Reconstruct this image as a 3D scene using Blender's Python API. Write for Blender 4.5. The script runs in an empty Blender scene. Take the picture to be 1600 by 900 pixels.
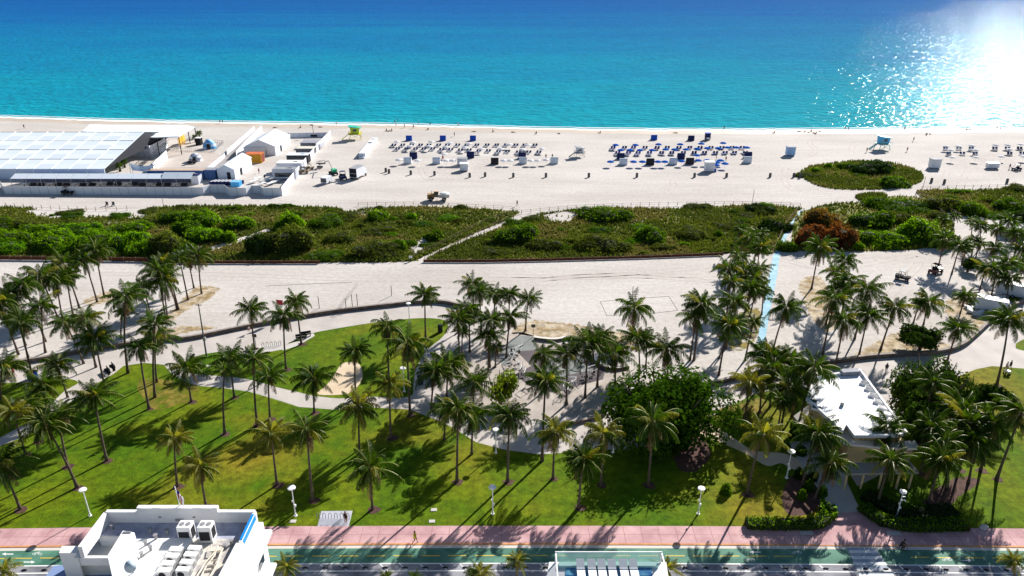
import bpy, bmesh, math, random
from mathutils import Vector, Matrix, noise
R = math.radians
random.seed(7)
scene = bpy.context.scene
COL = scene.collection

# ------------------------------------------------------------------ camera geometry
FPX, HC, PITCH = 1140.0, 60.0, R(23.5)
CP, SP = math.cos(PITCH), math.sin(PITCH)
def ray(px, py):
    a, b = px - 800.0, 450.0 - py
    return Vector((a, b * SP + FPX * CP, b * CP - FPX * SP))
def P(px, py, z=0.0):
    d = ray(px, py); t = (z - HC) / d.z
    return Vector((d.x * t, d.y * t, z))
def PY(px, py, Y):
    d = ray(px, py); t = Y / d.y
    return Vector((d.x * t, Y, HC + d.z * t))
def pxm(px, py):
    g = P(px, py); return FPX / (g.y * CP + HC * SP)

cam_d = bpy.data.cameras.new('camera'); cam = bpy.data.objects.new('camera', cam_d); COL.objects.link(cam)
cam.location = (0, 0, HC); cam.rotation_euler = (R(90) - PITCH, 0, 0)
cam_d.sensor_width = 36; cam_d.lens = 36 * FPX / 1600; cam_d.clip_end = 60000; cam_d.clip_start = 0.5
scene.camera = cam

# ------------------------------------------------------------------ light
SUN_AZ, SUN_EL = R(35), R(30)
w = bpy.data.worlds.new('World'); scene.world = w; w.use_nodes = True
nt = w.node_tree; bg = nt.nodes['Background']
sky = nt.nodes.new('ShaderNodeTexSky'); sky.sky_type = 'NISHITA'; sky.sun_disc = False
sky.sun_elevation = SUN_EL; sky.sun_rotation = SUN_AZ
sky.air_density = 1.0; sky.dust_density = 0.3; sky.ozone_density = 2.0
nt.links.new(sky.outputs[0], bg.inputs[0]); bg.inputs[1].default_value = 0.05
sd = bpy.data.lights.new('sun', 'SUN'); sd.energy = 5.0; sd.angle = R(0.53); sd.color = (1.0, 0.95, 0.88)
so = bpy.data.objects.new('sun', sd); COL.objects.link(so)
sv = Vector((math.sin(SUN_AZ) * math.cos(SUN_EL), math.cos(SUN_AZ) * math.cos(SUN_EL), math.sin(SUN_EL)))
so.rotation_euler = sv.to_track_quat('Z', 'Y').to_euler()
scene.view_settings.view_transform = 'Standard'; scene.view_settings.look = 'None'
scene.view_settings.exposure = 0.92; scene.view_settings.gamma = 1.0
cy = scene.cycles
cy.use_denoising = True; cy.max_bounces = 5; cy.diffuse_bounces = 2; cy.glossy_bounces = 2; cy.transmission_bounces = 4
cy.transparent_max_bounces = 6; cy.sample_clamp_indirect = 4.0; cy.use_adaptive_sampling = True

# ------------------------------------------------------------------ materials
MATS = {}
def mat(name, col, rough=0.7, col2=None, scale=1.0, bump=0.0, bscale=None, metal=0.0, spec=0.3, detail=4.0,
        stretch=(1, 1, 1), transl=0.0, tcol=None, lo=0.35, hi=0.65, rnd=0.0, alpha=None, contrast_noise='n', bdist=0.1):
    if name in MATS: return MATS[name]
    m = bpy.data.materials.new(name); m.use_nodes = True; MATS[name] = m
    t = m.node_tree; b = t.nodes['Principled BSDF']; out = t.nodes['Material Output']
    L = t.links.new
    b.inputs['Base Color'].default_value = (*col, 1); b.inputs['Roughness'].default_value = rough
    b.inputs['Metallic'].default_value = metal; b.inputs['Specular IOR Level'].default_value = spec
    csock = None
    geo = t.nodes.new('ShaderNodeTexCoord')
    mp = t.nodes.new('ShaderNodeMapping'); mp.inputs['Scale'].default_value = stretch
    L(geo.outputs['Object'], mp.inputs[0])
    if col2 is not None:
        n = t.nodes.new('ShaderNodeTexNoise'); n.inputs['Scale'].default_value = scale; n.inputs['Detail'].default_value = detail
        n.inputs['Roughness'].default_value = 0.6
        L(mp.outputs[0], n.inputs[0])
        r = t.nodes.new('ShaderNodeMapRange'); r.inputs[1].default_value = lo; r.inputs[2].default_value = hi
        L(n.outputs[0], r.inputs[0])
        mx = t.nodes.new('ShaderNodeMix'); mx.data_type = 'RGBA'
        mx.inputs[6].default_value = (*col, 1); mx.inputs[7].default_value = (*col2, 1)
        L(r.outputs[0], mx.inputs[0]); csock = mx.outputs[2]
    if rnd:
        oi = t.nodes.new('ShaderNodeObjectInfo'); hs = t.nodes.new('ShaderNodeHueSaturation')
        mr = t.nodes.new('ShaderNodeMapRange'); mr.inputs[3].default_value = 1 - rnd; mr.inputs[4].default_value = 1 + rnd
        L(oi.outputs['Random'], mr.inputs[0]); L(mr.outputs[0], hs.inputs['Value'])
        mr2 = t.nodes.new('ShaderNodeMapRange'); mr2.inputs[3].default_value = 0.5 - rnd * .08; mr2.inputs[4].default_value = 0.5 + rnd * .06
        ml = t.nodes.new('ShaderNodeMath'); ml.operation = 'MULTIPLY_ADD'; ml.inputs[1].default_value = 7.31; ml.inputs[2].default_value = 0
        fr = t.nodes.new('ShaderNodeMath'); fr.operation = 'FRACT'
        L(oi.outputs['Random'], ml.inputs[0]); L(ml.outputs[0], fr.inputs[0]); L(fr.outputs[0], mr2.inputs[0]); L(mr2.outputs[0], hs.inputs['Hue'])
        if csock: L(csock, hs.inputs['Color'])
        else: hs.inputs['Color'].default_value = (*col, 1)
        csock = hs.outputs[0]
    if csock: L(csock, b.inputs['Base Color'])
    if bump:
        n2 = t.nodes.new('ShaderNodeTexNoise'); n2.inputs['Scale'].default_value = bscale or scale * 4; n2.inputs['Detail'].default_value = 3
        L(mp.outputs[0], n2.inputs[0])
        bp = t.nodes.new('ShaderNodeBump'); bp.inputs['Strength'].default_value = bump; bp.inputs['Distance'].default_value = bdist
        L(n2.outputs[0], bp.inputs['Height']); L(bp.outputs[0], b.inputs['Normal'])
    if transl:
        tr = t.nodes.new('ShaderNodeBsdfTranslucent'); ms = t.nodes.new('ShaderNodeMixShader'); ms.inputs[0].default_value = transl
        if tcol: tr.inputs[0].default_value = (*tcol, 1)
        elif csock: L(csock, tr.inputs[0])
        else: tr.inputs[0].default_value = (*col, 1)
        L(b.outputs[0], ms.inputs[1]); L(tr.outputs[0], ms.inputs[2]); L(ms.outputs[0], out.inputs[0])
    if alpha is not None: b.inputs['Alpha'].default_value = alpha
    return m

def c255(r, g, b):
    f = lambda v: ((v / 255 + .055) / 1.055) ** 2.4 if v > 10 else v / 255 / 12.92
    return (f(r), f(g), f(b))

# ------------------------------------------------------------------ mesh builder
class MB:
    def __init__(s): s.v = []; s.f = []; s.m = []
    def face(s, pts, mi=0):
        k = len(s.v); s.v += [tuple(p) for p in pts]; s.f.append(tuple(range(k, k + len(pts)))); s.m.append(mi); return s
    def box(s, c, sz, rz=0, mi=0, M=None, taper=1.0):
        hx, hy, hz = sz[0] / 2, sz[1] / 2, sz[2] / 2; k = len(s.v)
        ca, sa = math.cos(rz), math.sin(rz)
        for z in (-1, 1):
            tp = taper if z > 0 else 1
            for x, y in ((-1, -1), (1, -1), (1, 1), (-1, 1)):
                lx, ly, lz = x * hx * tp, y * hy * tp, z * hz
                if M: q = M @ Vector((lx, ly, lz)); lx, ly, lz = q; s.v.append((c[0] + lx, c[1] + ly, c[2] + lz))
                else: s.v.append((c[0] + lx * ca - ly * sa, c[1] + lx * sa + ly * ca, c[2] + lz))
        for f in ((3, 2, 1, 0), (4, 5, 6, 7), (0, 1, 5, 4), (1, 2, 6, 5), (2, 3, 7, 6), (3, 0, 4, 7)):
            s.f.append(tuple(k + i for i in f)); s.m.append(mi)
        return s
    def tube(s, pts, rad, n=8, mi=0, cap=True):
        pts = [Vector(p) for p in pts]; k0 = len(s.v)
        if not hasattr(rad, '__len__'): rad = [rad] * len(pts)
        for i, p in enumerate(pts):
            d = (pts[min(i + 1, len(pts) - 1)] - pts[max(i - 1, 0)]).normalized()
            u = d.orthogonal().normalized() if abs(d.z) < .9 else Vector((1, 0, 0)).cross(d).normalized()
            v = d.cross(u)
            for j in range(n):
                a = 2 * math.pi * j / n; s.v.append(tuple(p + (u * math.cos(a) + v * math.sin(a)) * rad[i]))
        for i in range(len(pts) - 1):
            for j in range(n):
                a = k0 + i * n + j; b = k0 + i * n + (j + 1) % n
                s.f.append((a, b, b + n, a + n)); s.m.append(mi)
        if cap:
            s.f.append(tuple(k0 + j for j in range(n))[::-1]); s.m.append(mi)
            e = k0 + (len(pts) - 1) * n; s.f.append(tuple(e + j for j in range(n))); s.m.append(mi)
        return s
    def cyl(s, c, r, h, n=12, mi=0, r2=None):
        return s.tube([(c[0], c[1], c[2]), (c[0], c[1], c[2] + h)], [r, r if r2 is None else r2], n, mi)
    def cone_fan(s, c, r, z0, z1, n=8, mi=0, rot=0):
        pts = [(c[0] + r * math.cos(rot + 2 * math.pi * i / n), c[1] + r * math.sin(rot + 2 * math.pi * i / n), z0) for i in range(n)]
        for i in range(n): s.face([pts[i], pts[(i + 1) % n], (c[0], c[1], z1)], mi)
        return s
    def prism(s, pts, z0, z1, mi=0, mtop=None):
        n = len(pts); k = len(s.v)
        s.v += [(p[0], p[1], z0) for p in pts] + [(p[0], p[1], z1) for p in pts]
        for i in range(n):
            j = (i + 1) % n; s.f.append((k + i, k + j, k + n + j, k + n + i)); s.m.append(mi)
        s.f.append(tuple(range(k + n, k + 2 * n))); s.m.append(mi if mtop is None else mtop)
        s.f.append(tuple(range(k, k + n))[::-1]); s.m.append(mi)
        return s
    def ell(s, c, r, nu=10, nv=6, mi=0):
        k = len(s.v)
        for i in range(nv + 1):
            t = math.pi * i / nv
            for j in range(nu):
                a = 2 * math.pi * j / nu
                s.v.append((c[0] + r[0] * math.sin(t) * math.cos(a), c[1] + r[1] * math.sin(t) * math.sin(a), c[2] + r[2] * math.cos(t)))
        for i in range(nv):
            for j in range(nu):
                a = k + i * nu + j; b = k + i * nu + (j + 1) % nu
                s.f.append((a, a + nu, b + nu, b)); s.m.append(mi)
        return s
    def mesh(s, name, mats, smooth=False):
        me = bpy.data.meshes.new(name); me.from_pydata(s.v, [], s.f)
        mats = mats if isinstance(mats, (list, tuple)) else [mats]
        for m in mats: me.materials.append(m)
        if len(mats) > 1: me.polygons.foreach_set('material_index', s.m)
        if smooth: me.polygons.foreach_set('use_smooth', [True] * len(me.polygons))
        me.update(); return me
    def build(s, name, mats, parent=None, loc=None, smooth=False, fix=False):
        me = s.mesh(name, mats, smooth)
        if fix:
            bm = bmesh.new(); bm.from_mesh(me); bmesh.ops.remove_doubles(bm, verts=bm.verts, dist=1e-4)
            bmesh.ops.recalc_face_normals(bm, faces=bm.faces); bm.to_mesh(me); bm.free()
        return link(name, me, parent, loc)
def link(name, me, parent=None, loc=None, rz=0):
    o = bpy.data.objects.new(name, me); COL.objects.link(o)
    if parent: o.parent = parent
    if loc is not None: o.location = loc
    if rz: o.rotation_euler = (0, 0, rz)
    return o
def empty(name, loc, rz=0, sc=1.0):
    o = bpy.data.objects.new(name, None); COL.objects.link(o); o.location = loc; o.rotation_euler = (0, 0, rz)
    o.empty_display_size = 0.3
    if sc != 1.0: o.scale = (sc, sc, sc)
    return o
def tag(o, label=None, cat=None, group=None, kind=None):
    if label: o['label'] = label
    if cat: o['category'] = cat
    if group: o['group'] = group
    if kind: o['kind'] = kind
    return o
KIDS = {}
def copy_tree(o, loc=None, rz=None, sc=None):
    c = o.copy(); COL.objects.link(c)
    if loc is not None: c.location = loc
    if rz is not None: c.rotation_euler = (0, 0, rz)
    if sc is not None: c.scale = (sc, sc, sc)
    for ch in list(o.children):
        d = ch.copy(); COL.objects.link(d); d.parent = c
        for g in list(ch.children):
            e = g.copy(); COL.objects.link(e); e.parent = d
    return c
class Proto:
    """builds a thing the first time, then copies it with its parts"""
    def __init__(s, fn): s.fn = fn; s.o = None
    def at(s, loc, rz=0, sc=1.0, **kw):
        if s.o is None:
            s.o = s.fn(); o = s.o; o.location = loc; o.rotation_euler = (0, 0, rz); o.scale = (sc, sc, sc)
        else: o = copy_tree(s.o, loc, rz, sc)
        return o
ORD = ['first', 'second', 'third', 'fourth', 'fifth', 'sixth', 'seventh', 'eighth', 'ninth', 'tenth', 'eleventh', 'twelfth',
       'thirteenth', 'fourteenth', 'fifteenth', 'sixteenth', 'seventeenth', 'eighteenth', 'nineteenth', 'twentieth'] + \
      ['twenty-' + q for q in ['first', 'second', 'third', 'fourth', 'fifth', 'sixth', 'seventh', 'eighth', 'ninth']] + ['thirtieth'] + \
      ['thirty-' + q for q in ['first', 'second', 'third', 'fourth', 'fifth', 'sixth', 'seventh', 'eighth', 'ninth']] + ['fortieth'] + \
      ['forty-' + q for q in ['first', 'second', 'third', 'fourth', 'fifth', 'sixth', 'seventh', 'eighth', 'ninth']] + ['fiftieth']
QUEUE = {}
def line_up(o, key, label, cat, group, x=None):
    """label given later, by the thing's place in its row"""
    tag(o, None, cat, group); QUEUE.setdefault(key, []).append((o.location.x / max(1, o.location.y) if x is None else x, o, label))
def flush_labels():
    for key, L in QUEUE.items():
        L.sort(key=lambda t: t[0]); n = len(L)
        for i, (x, o, lab) in enumerate(L):
            if n == 1: o['label'] = lab.replace('%s', 'the only').replace('leftmost the only', 'the only'); continue
            if i == 0: q = 'leftmost'
            elif i == n - 1: q = 'rightmost'
            elif i < (n + 1) // 2: q = ORD[i] + ' from left'
            else: q = ORD[n - 1 - i] + ' from right'
            o['label'] = lab.replace('%s', q)

def smooth_px(pts, n=6, closed=True):
    out = []; N = len(pts)
    rng = range(N) if closed else range(N - 1)
    g = (lambda i: pts[i % N]) if closed else (lambda i: pts[min(max(i, 0), N - 1)])
    for i in rng:
        p0, p1, p2, p3 = g(i - 1), g(i), g(i + 1), g(i + 2)
        for k in range(n):
            t = k / n
            out.append(tuple(0.5 * ((2 * p1[a]) + (-p0[a] + p2[a]) * t + (2 * p0[a] - 5 * p1[a] + 4 * p2[a] - p3[a]) * t * t +
                                    (-p0[a] + 3 * p1[a] - 3 * p2[a] + p3[a]) * t ** 3) for a in (0, 1)))
    if not closed: out.append(tuple(pts[-1]))
    return out
def sheet(name, px, z, m, smooth=True, kind='structure', n=6):
    q = smooth_px(px, n) if smooth else px
    pts = [P(a, b) for a, b in q]
    bm = bmesh.new(); vs = [bm.verts.new((p.x, p.y, z)) for p in pts]
    f = bm.faces.new(vs); f.normal_update()
    if f.normal.z < 0: f.normal_flip()
    bmesh.ops.triangulate(bm, faces=[f])
    me = bpy.data.meshes.new(name); bm.to_mesh(me); bm.free(); me.materials.append(m)
    o = link(name, me)
    if kind: o['kind'] = kind
    return o
def ragged(px, amp, n=20, seed=0, f=.16):
    q = smooth_px(px, n); out = []
    for i, (x, y) in enumerate(q):
        a, b = q[i - 1], q[(i + 1) % len(q)]; dx, dy = b[0] - a[0], b[1] - a[1]; l = math.hypot(dx, dy) or 1
        k = amp * (noise.noise(Vector((x * f, y * f * 2, seed))) * 1.4 + noise.noise(Vector((x * f * 3, y * f * 6, seed + 9))) * .9)
        out.append((x - dy / l * k, y + dx / l * k * .6))
    return out
def inpoly(x, y, poly):
    c = False; j = len(poly) - 1
    for i in range(len(poly)):
        xi, yi = poly[i]; xj, yj = poly[j]
        if (yi > y) != (yj > y) and x < (xj - xi) * (y - yi) / (yj - yi) + xi: c = not c
        j = i
    return c
# ------------------------------------------------------------------ ground, water, paths
M_sand = mat('sand', c255(186, 179, 173), 0.95, c255(202, 196, 191), 0.06, bump=0.35, bscale=2.2, spec=0.1, stretch=(.35, 1, 1), bdist=.12)
def sand_marks(m):
    """wheel ruts and rake lines pressed into the sand, and darker damp sand in patches"""
    t = m.node_tree; b = t.nodes['Principled BSDF']; L = t.links.new
    tc = t.nodes.new('ShaderNodeTexCoord'); mp = t.nodes.new('ShaderNodeMapping'); mp.inputs['Scale'].default_value = (.02, .9, 1)
    L(tc.outputs['Object'], mp.inputs[0])
    n = t.nodes.new('ShaderNodeTexNoise'); n.inputs['Scale'].default_value = 1.6; n.inputs['Detail'].default_value = 5; n.inputs['Roughness'].default_value = .7
    n.inputs['Distortion'].default_value = .3
    L(mp.outputs[0], n.inputs[0])
    mr = t.nodes.new('ShaderNodeMapRange'); mr.inputs[1].default_value = .35; mr.inputs[2].default_value = .7; mr.inputs[3].default_value = .90; mr.inputs[4].default_value = 1.03
    L(n.outputs[0], mr.inputs[0])
    # foot-trodden fine speckle
    n2 = t.nodes.new('ShaderNodeTexNoise'); n2.inputs['Scale'].default_value = 1.1; n2.inputs['Detail'].default_value = 6; n2.inputs['Roughness'].default_value = .8
    L(tc.outputs['Object'], n2.inputs[0])
    m2 = t.nodes.new('ShaderNodeMapRange'); m2.inputs[1].default_value = .35; m2.inputs[2].default_value = .6; m2.inputs[3].default_value = .80; m2.inputs[4].default_value = 1.04
    L(n2.outputs[0], m2.inputs[0])
    mm = t.nodes.new('ShaderNodeMath'); mm.operation = 'MULTIPLY'; L(mr.outputs[0], mm.inputs[0]); L(m2.outputs[0], mm.inputs[1])
    hs = t.nodes.new('ShaderNodeHueSaturation'); src = b.inputs['Base Color'].links[0].from_socket
    L(src, hs.inputs['Color']); L(mm.outputs[0], hs.inputs['Value']); L(hs.outputs[0], b.inputs['Base Color'])
sand_marks(M_sand)
M_conc = mat('concrete', c255(170, 163, 158), 0.85, c255(186, 179, 173), 0.25, bump=.05, bscale=3)
M_conc_w = mat('pale_concrete', c255(192, 187, 183), 0.85, c255(176, 171, 168), 0.3)
M_beige = mat('beige_paving', c255(192, 172, 145), 0.9, c255(205, 186, 160), 0.4)
M_plaza = mat('plaza_paving', c255(154, 145, 138), 0.9, c255(178, 168, 160), 0.35)
M_rubber = mat('rubber_surface', c255(74, 67, 71), 0.9, c255(90, 82, 86), 0.5)
M_court = mat('court_grey', c255(112, 116, 114), 0.85, c255(126, 130, 128), .4)
M_pink = mat('pink_sidewalk', c255(166, 126, 130), 0.85, c255(200, 162, 162), 0.35, detail=9, bump=.05)
M_green = mat('green_lane', c255(54, 100, 84), 0.8, c255(92, 138, 118), 0.4, detail=9)
M_asph = mat('asphalt', c255(104, 104, 112), 0.9, c255(146, 146, 152), 0.4, detail=9)
M_gut = mat('gutter', c255(200, 192, 184), 0.85)
M_mulch = mat('mulch', c255(64, 44, 40), 0.95, c255(92, 66, 58), 1.5, bump=.6, bscale=8)
M_dry = mat('dry_ground', c255(138, 116, 76), 0.95, c255(186, 172, 150), 0.5, bump=.3, lo=.40, hi=.58, detail=8)
def patchy(m, sc, lo, hi):
    t = m.node_tree; tc = t.nodes.new('ShaderNodeTexCoord'); n = t.nodes.new('ShaderNodeTexNoise'); n.inputs['Scale'].default_value = sc; n.inputs['Detail'].default_value = 7; n.inputs['Roughness'].default_value = .7
    r = t.nodes.new('ShaderNodeMapRange'); r.inputs[1].default_value = lo; r.inputs[2].default_value = hi
    t.links.new(tc.outputs['Object'], n.inputs[0]); t.links.new(n.outputs[0], r.inputs[0]); t.links.new(r.outputs[0], t.nodes['Principled BSDF'].inputs['Alpha'])
patchy(M_dry, .8, .34, .50)
M_drylawn = mat('dry_lawn', c255(140, 118, 44), 0.95, c255(104, 106, 28), 0.6, bump=.3)
patchy(M_drylawn, .5, .38, .58)
M_mat = mat('blue_mat', c255(112, 162, 184), 0.8, c255(150, 188, 204), 0.6, detail=7)
M_white = mat('white_paint', (0.8, 0.8, 0.8), 0.5)
M_wfab = mat('white_fabric', c255(226, 232, 240), 0.7, c255(214, 222, 234), .15)
M_line = mat('road_paint', (0.72, 0.72, 0.70), 0.7)
M_yel = mat('yellow_paint', c255(200, 176, 70), 0.7)
M_dark = mat('dark_metal', (0.03, 0.03, 0.035), 0.85, spec=.08)
M_grey = mat('grey_metal', (0.25, 0.25, 0.26), 0.5)
M_blue = mat('blue_fabric', c255(24, 84, 190), 0.7)
M_navy = mat('navy_fabric', c255(22, 36, 86), 0.7)
M_wood = mat('weathered_wood', c255(150, 128, 104), .85, c255(120, 100, 82), 2)
M_glass = mat('window_glass', (0.03, 0.045, 0.06), 0.1, spec=.6)

def lawn_mat(name, a, b, c):
    m = mat(name, a, .95, b, .09, bump=.5, bscale=5, spec=.1, detail=6, lo=.4, hi=.62, bdist=.15)
    t = m.node_tree; bs = t.nodes['Principled BSDF']; L = t.links.new
    src = bs.inputs['Base Color'].links[0].from_socket
    tc = t.nodes.new('ShaderNodeTexCoord')
    n = t.nodes.new('ShaderNodeTexNoise'); n.inputs['Scale'].default_value = .9; n.inputs['Detail'].default_value = 8; n.inputs['Roughness'].default_value = .75
    L(tc.outputs['Object'], n.inputs[0])
    mr = t.nodes.new('ShaderNodeMapRange'); mr.inputs[1].default_value = .35; mr.inputs[2].default_value = .68; mr.inputs[3].default_value = .5; mr.inputs[4].default_value = 1.35
    L(n.outputs[0], mr.inputs[0])
    n3 = t.nodes.new('ShaderNodeTexNoise'); n3.inputs['Scale'].default_value = .045; n3.inputs['Detail'].default_value = 3
    L(tc.outputs['Object'], n3.inputs[0])
    r3 = t.nodes.new('ShaderNodeMapRange'); r3.inputs[1].default_value = .52; r3.inputs[2].default_value = .68
    L(n3.outputs[0], r3.inputs[0])
    mx = t.nodes.new('ShaderNodeMix'); mx.data_type = 'RGBA'; mx.inputs[7].default_value = (*c, 1)
    L(src, mx.inputs[6]); L(r3.outputs[0], mx.inputs[0])
    hs = t.nodes.new('ShaderNodeHueSaturation'); L(mx.outputs[2], hs.inputs['Color']); L(mr.outputs[0], hs.inputs['Value']); L(hs.outputs[0], bs.inputs['Base Color'])
    return m
M_lawn = lawn_mat('lawn_grass', (.060, .130, .002), (.125, .168, .003), (.20, .17, .012))

SHORE = [(-500, 176), (-60, 181), (0, 183), (100, 186), (200, 189), (300, 191), (450, 193), (600, 195), (720, 198), (900, 202),
         (1100, 203.5), (1300, 203), (1450, 201.5), (1600, 200), (1680, 199), (2100, 194)]
SH = smooth_px(SHORE, 6, False)
def shore_y(px):
    for (a, b), (c, d) in zip(SH, SH[1:]):
        if a <= px <= c: return b + (d - b) * (px - a) / (c - a)
    return 200
def build_ground():
    mb = MB(); S = [P(x, y + 1.5) for x, y in SH]
    # land: one sheet from behind the camera to the water's edge, then down under the sea
    xs0 = [(-2500, S[0].y)] + [(p.x, p.y) for p in S] + [(2500, S[-1].y)]
    lv = [(-400, 0), (None, 0.0), (8, -.35), (60, -3), (400, -12)]
    rows = []
    for dy, z in lv:
        rows.append([(x, (dy if dy == -400 else (y if dy is None else y + dy)), z) for x, y in xs0])
    for a, b in zip(rows, rows[1:]):
        for i in range(len(a) - 1): mb.face([a[i], a[i + 1], b[i + 1], b[i]])
    o = mb.build('beach_sand', M_sand); o['kind'] = 'structure'
    # wet sand and foam
    def strip(name, d0, d1, z, m, jit=0, lift=0):
        mb = MB(); a = []; b = []
        fine = []
        for i in range(300):
            x = -300 + 2300 * i / 299; y = shore_y(x); fine.append((x, y))
        for x, y in fine:
            j = jit * (noise.noise(Vector((x * .02, 3, 1))) * 1.2 + .6 * noise.noise(Vector((x * .09, 7, 2))) + .5 * noise.noise(Vector((x * .35, 4, 2))))
            a.append(P(x, y + d0 + j * .6)); b.append(P(x, y + d1 + j))
        for i in range(len(a) - 1):
            mb.face([(b[i].x, b[i].y, z), (b[i + 1].x, b[i + 1].y, z), (a[i + 1].x, a[i + 1].y, z + lift), (a[i].x, a[i].y, z + lift)])
        o = mb.build(name, m); o['kind'] = 'structure'
    strip('wet_sand', -.5, 6.0, .012, mat('wet_sand', c255(182, 168, 152), .5, c255(196, 180, 162), .1), 1.3)
    strip('shore_foam', -1.0, 1.5, .05, mat('foam', (.82, .83, .82), .8, (.7, .74, .74), .4), 1.4)
    strip('outer_foam', -3.3, -2.6, .03, mat('foam', (.8, .8, .8)), 1.2)
build_ground()

SEA = [(.03, .40, .42), (.0, .25, .33), (.0, .175, .325), (.0, .098, .31), (.0, .055, .26)]
SEA_SPEC = .062; SEA_BUMP = .88
def build_sea():
    mb = MB(); S = [P(x, y + 1.0) for x, y in SH]
    ys = [0, 3, 8, 20, 50, 120, 300, 800, 2500, 9000, 40000]
    rows = []
    for k, dy in enumerate(ys):
        fx = 1 + dy / 300
        rows.append([(-2500 * fx, S[0].y + dy, -.02)] + [(p.x * fx, p.y + dy, -.02) for p in S] + [(2500 * fx, S[-1].y + dy, -.02)])
    for a, b in zip(rows, rows[1:]):
        for i in range(len(a) - 1): mb.face([a[i], a[i + 1], b[i + 1], b[i]])
    m = bpy.data.materials.new('sea_water'); m.use_nodes = True
    t = m.node_tree; b = t.nodes['Principled BSDF']; L = t.links.new; N = t.nodes.new
    tc = N('ShaderNodeTexCoord'); sp = N('ShaderNodeSeparateXYZ'); L(tc.outputs['Object'], sp.inputs[0])
    # distance offshore -> depth -> colour, patchy
    mp0 = N('ShaderNodeMapping'); mp0.inputs['Scale'].default_value = (.0022, .010, 1); L(tc.outputs['Object'], mp0.inputs[0])
    n0 = N('ShaderNodeTexNoise'); n0.inputs['Scale'].default_value = 1.0; n0.inputs['Detail'].default_value = 5; L(mp0.outputs[0], n0.inputs[0])
    ma = N('ShaderNodeMath'); ma.operation = 'MULTIPLY_ADD'; ma.inputs[1].default_value = 0.9; ma.inputs[2].default_value = .55
    L(n0.outputs[0], ma.inputs[0])
    mm = N('ShaderNodeMath'); mm.operation = 'MULTIPLY'; L(sp.outputs[1], mm.inputs[0]); L(ma.outputs[0], mm.inputs[1])
    lg = N('ShaderNodeMath'); lg.operation = 'LOGARITHM'; lg.inputs[1].default_value = 10; L(mm.outputs[0], lg.inputs[0])
    mr = N('ShaderNodeMapRange'); mr.inputs[1].default_value = 2.40; mr.inputs[2].default_value = 3.5; L(lg.outputs[0], mr.inputs[0])
    cr = N('ShaderNodeValToRGB'); L(mr.outputs[0], cr.inputs[0])
    e = cr.color_ramp.elements
    e[0].position = 0; e[0].color = (*SEA[0], 1); e[1].position = 1; e[1].color = (*SEA[4], 1)
    for p_, c_ in ((.10, SEA[1]), (.33, SEA[2]), (.62, SEA[3])):
        q = cr.color_ramp.elements.new(p_); q.color = (*c_, 1)
    # darker wind ripples
    mp1 = N('ShaderNodeMapping'); mp1.inputs['Scale'].default_value = (.045, .16, 1); L(tc.outputs['Object'], mp1.inputs[0])
    n1 = N('ShaderNodeTexNoise'); n1.inputs['Scale'].default_value = 1.0; n1.inputs['Detail'].default_value = 6; n1.inputs['Roughness'].default_value = .7; L(mp1.outputs[0], n1.inputs[0])
    r1 = N('ShaderNodeMapRange'); r1.inputs[1].default_value = .3; r1.inputs[2].default_value = .7; r1.inputs[3].default_value = .74; r1.inputs[4].default_value = 1.2
    L(n1.outputs[0], r1.inputs[0])
    hs = N('ShaderNodeHueSaturation'); L(cr.outputs[0], hs.inputs['Color']); L(r1.outputs[0], hs.inputs['Value']); t.nodes.remove(b); df = N('ShaderNodeBsdfDiffuse'); L(hs.outputs[0], df.inputs[0]); gl = N('ShaderNodeBsdfGlossy'); gl.inputs['Color'].default_value = (.80, .95, 1, 1); gl.inputs['Roughness'].default_value = .10
    ms = N('ShaderNodeMixShader'); ms.inputs[0].default_value = SEA_SPEC; L(df.outputs[0], ms.inputs[1]); L(gl.outputs[0], ms.inputs[2]); L(ms.outputs[0], t.nodes['Material Output'].inputs[0])
    mp2 = N('ShaderNodeMapping'); mp2.inputs['Scale'].default_value = (.5, .8, 1); L(tc.outputs['Object'], mp2.inputs[0])
    n2 = N('ShaderNodeTexNoise'); n2.inputs['Scale'].default_value = .42; n2.inputs['Detail'].default_value = 4; n2.inputs['Roughness'].default_value = .5; L(mp2.outputs[0], n2.inputs[0])
    bp = N('ShaderNodeBump'); bp.inputs['Strength'].default_value = 1.0; bp.inputs['Distance'].default_value = SEA_BUMP
    L(n2.outputs[0], bp.inputs['Height']); L(bp.outputs[0], gl.inputs['Normal']); b2 = N('ShaderNodeBump'); b2.inputs['Strength'].default_value = 1; b2.inputs['Distance'].default_value = 1.5; L(n2.outputs[0], b2.inputs['Height']); L(b2.outputs[0], df.inputs['Normal'])
    o = mb.build('sea_water', m); o['kind'] = 'structure'
build_sea()

# dune band
DUNE_A = [(-60, 326), (0, 324), (50, 325), (70, 333), (120, 331), (170, 336), (215, 333), (245, 324), (330, 321), (430, 322), (520, 324), (545, 331), (580, 325),
          (660, 323), (740, 326), (795, 330), (812, 332), (790, 345), (740, 366), (660, 402), (645, 408), (560, 410), (430, 409), (300, 408), (180, 405), (0, 403), (-60, 403)]
DUNE_B = [(815, 345), (830, 336), (870, 331), (900, 327), (960, 324), (1060, 326), (1160, 321), (1250, 325), (1246, 332), (1214, 384), (1206, 396), (1140, 396),
          (1000, 401), (860, 405), (740, 407), (668, 407), (700, 388), (760, 364)]
DUNE_C = [(1242, 340), (1262, 328), (1300, 318), (1340, 316), (1400, 306), (1445, 312), (1475, 336), (1490, 350), (1488, 375), (1470, 386), (1380, 392), (1260, 393), (1238, 386)]
DUNE_D = [(1432, 302), (1450, 297), (1520, 297), (1640, 294), (1660, 300), (1660, 345), (1600, 345), (1540, 340), (1500, 337), (1470, 325)]
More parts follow.
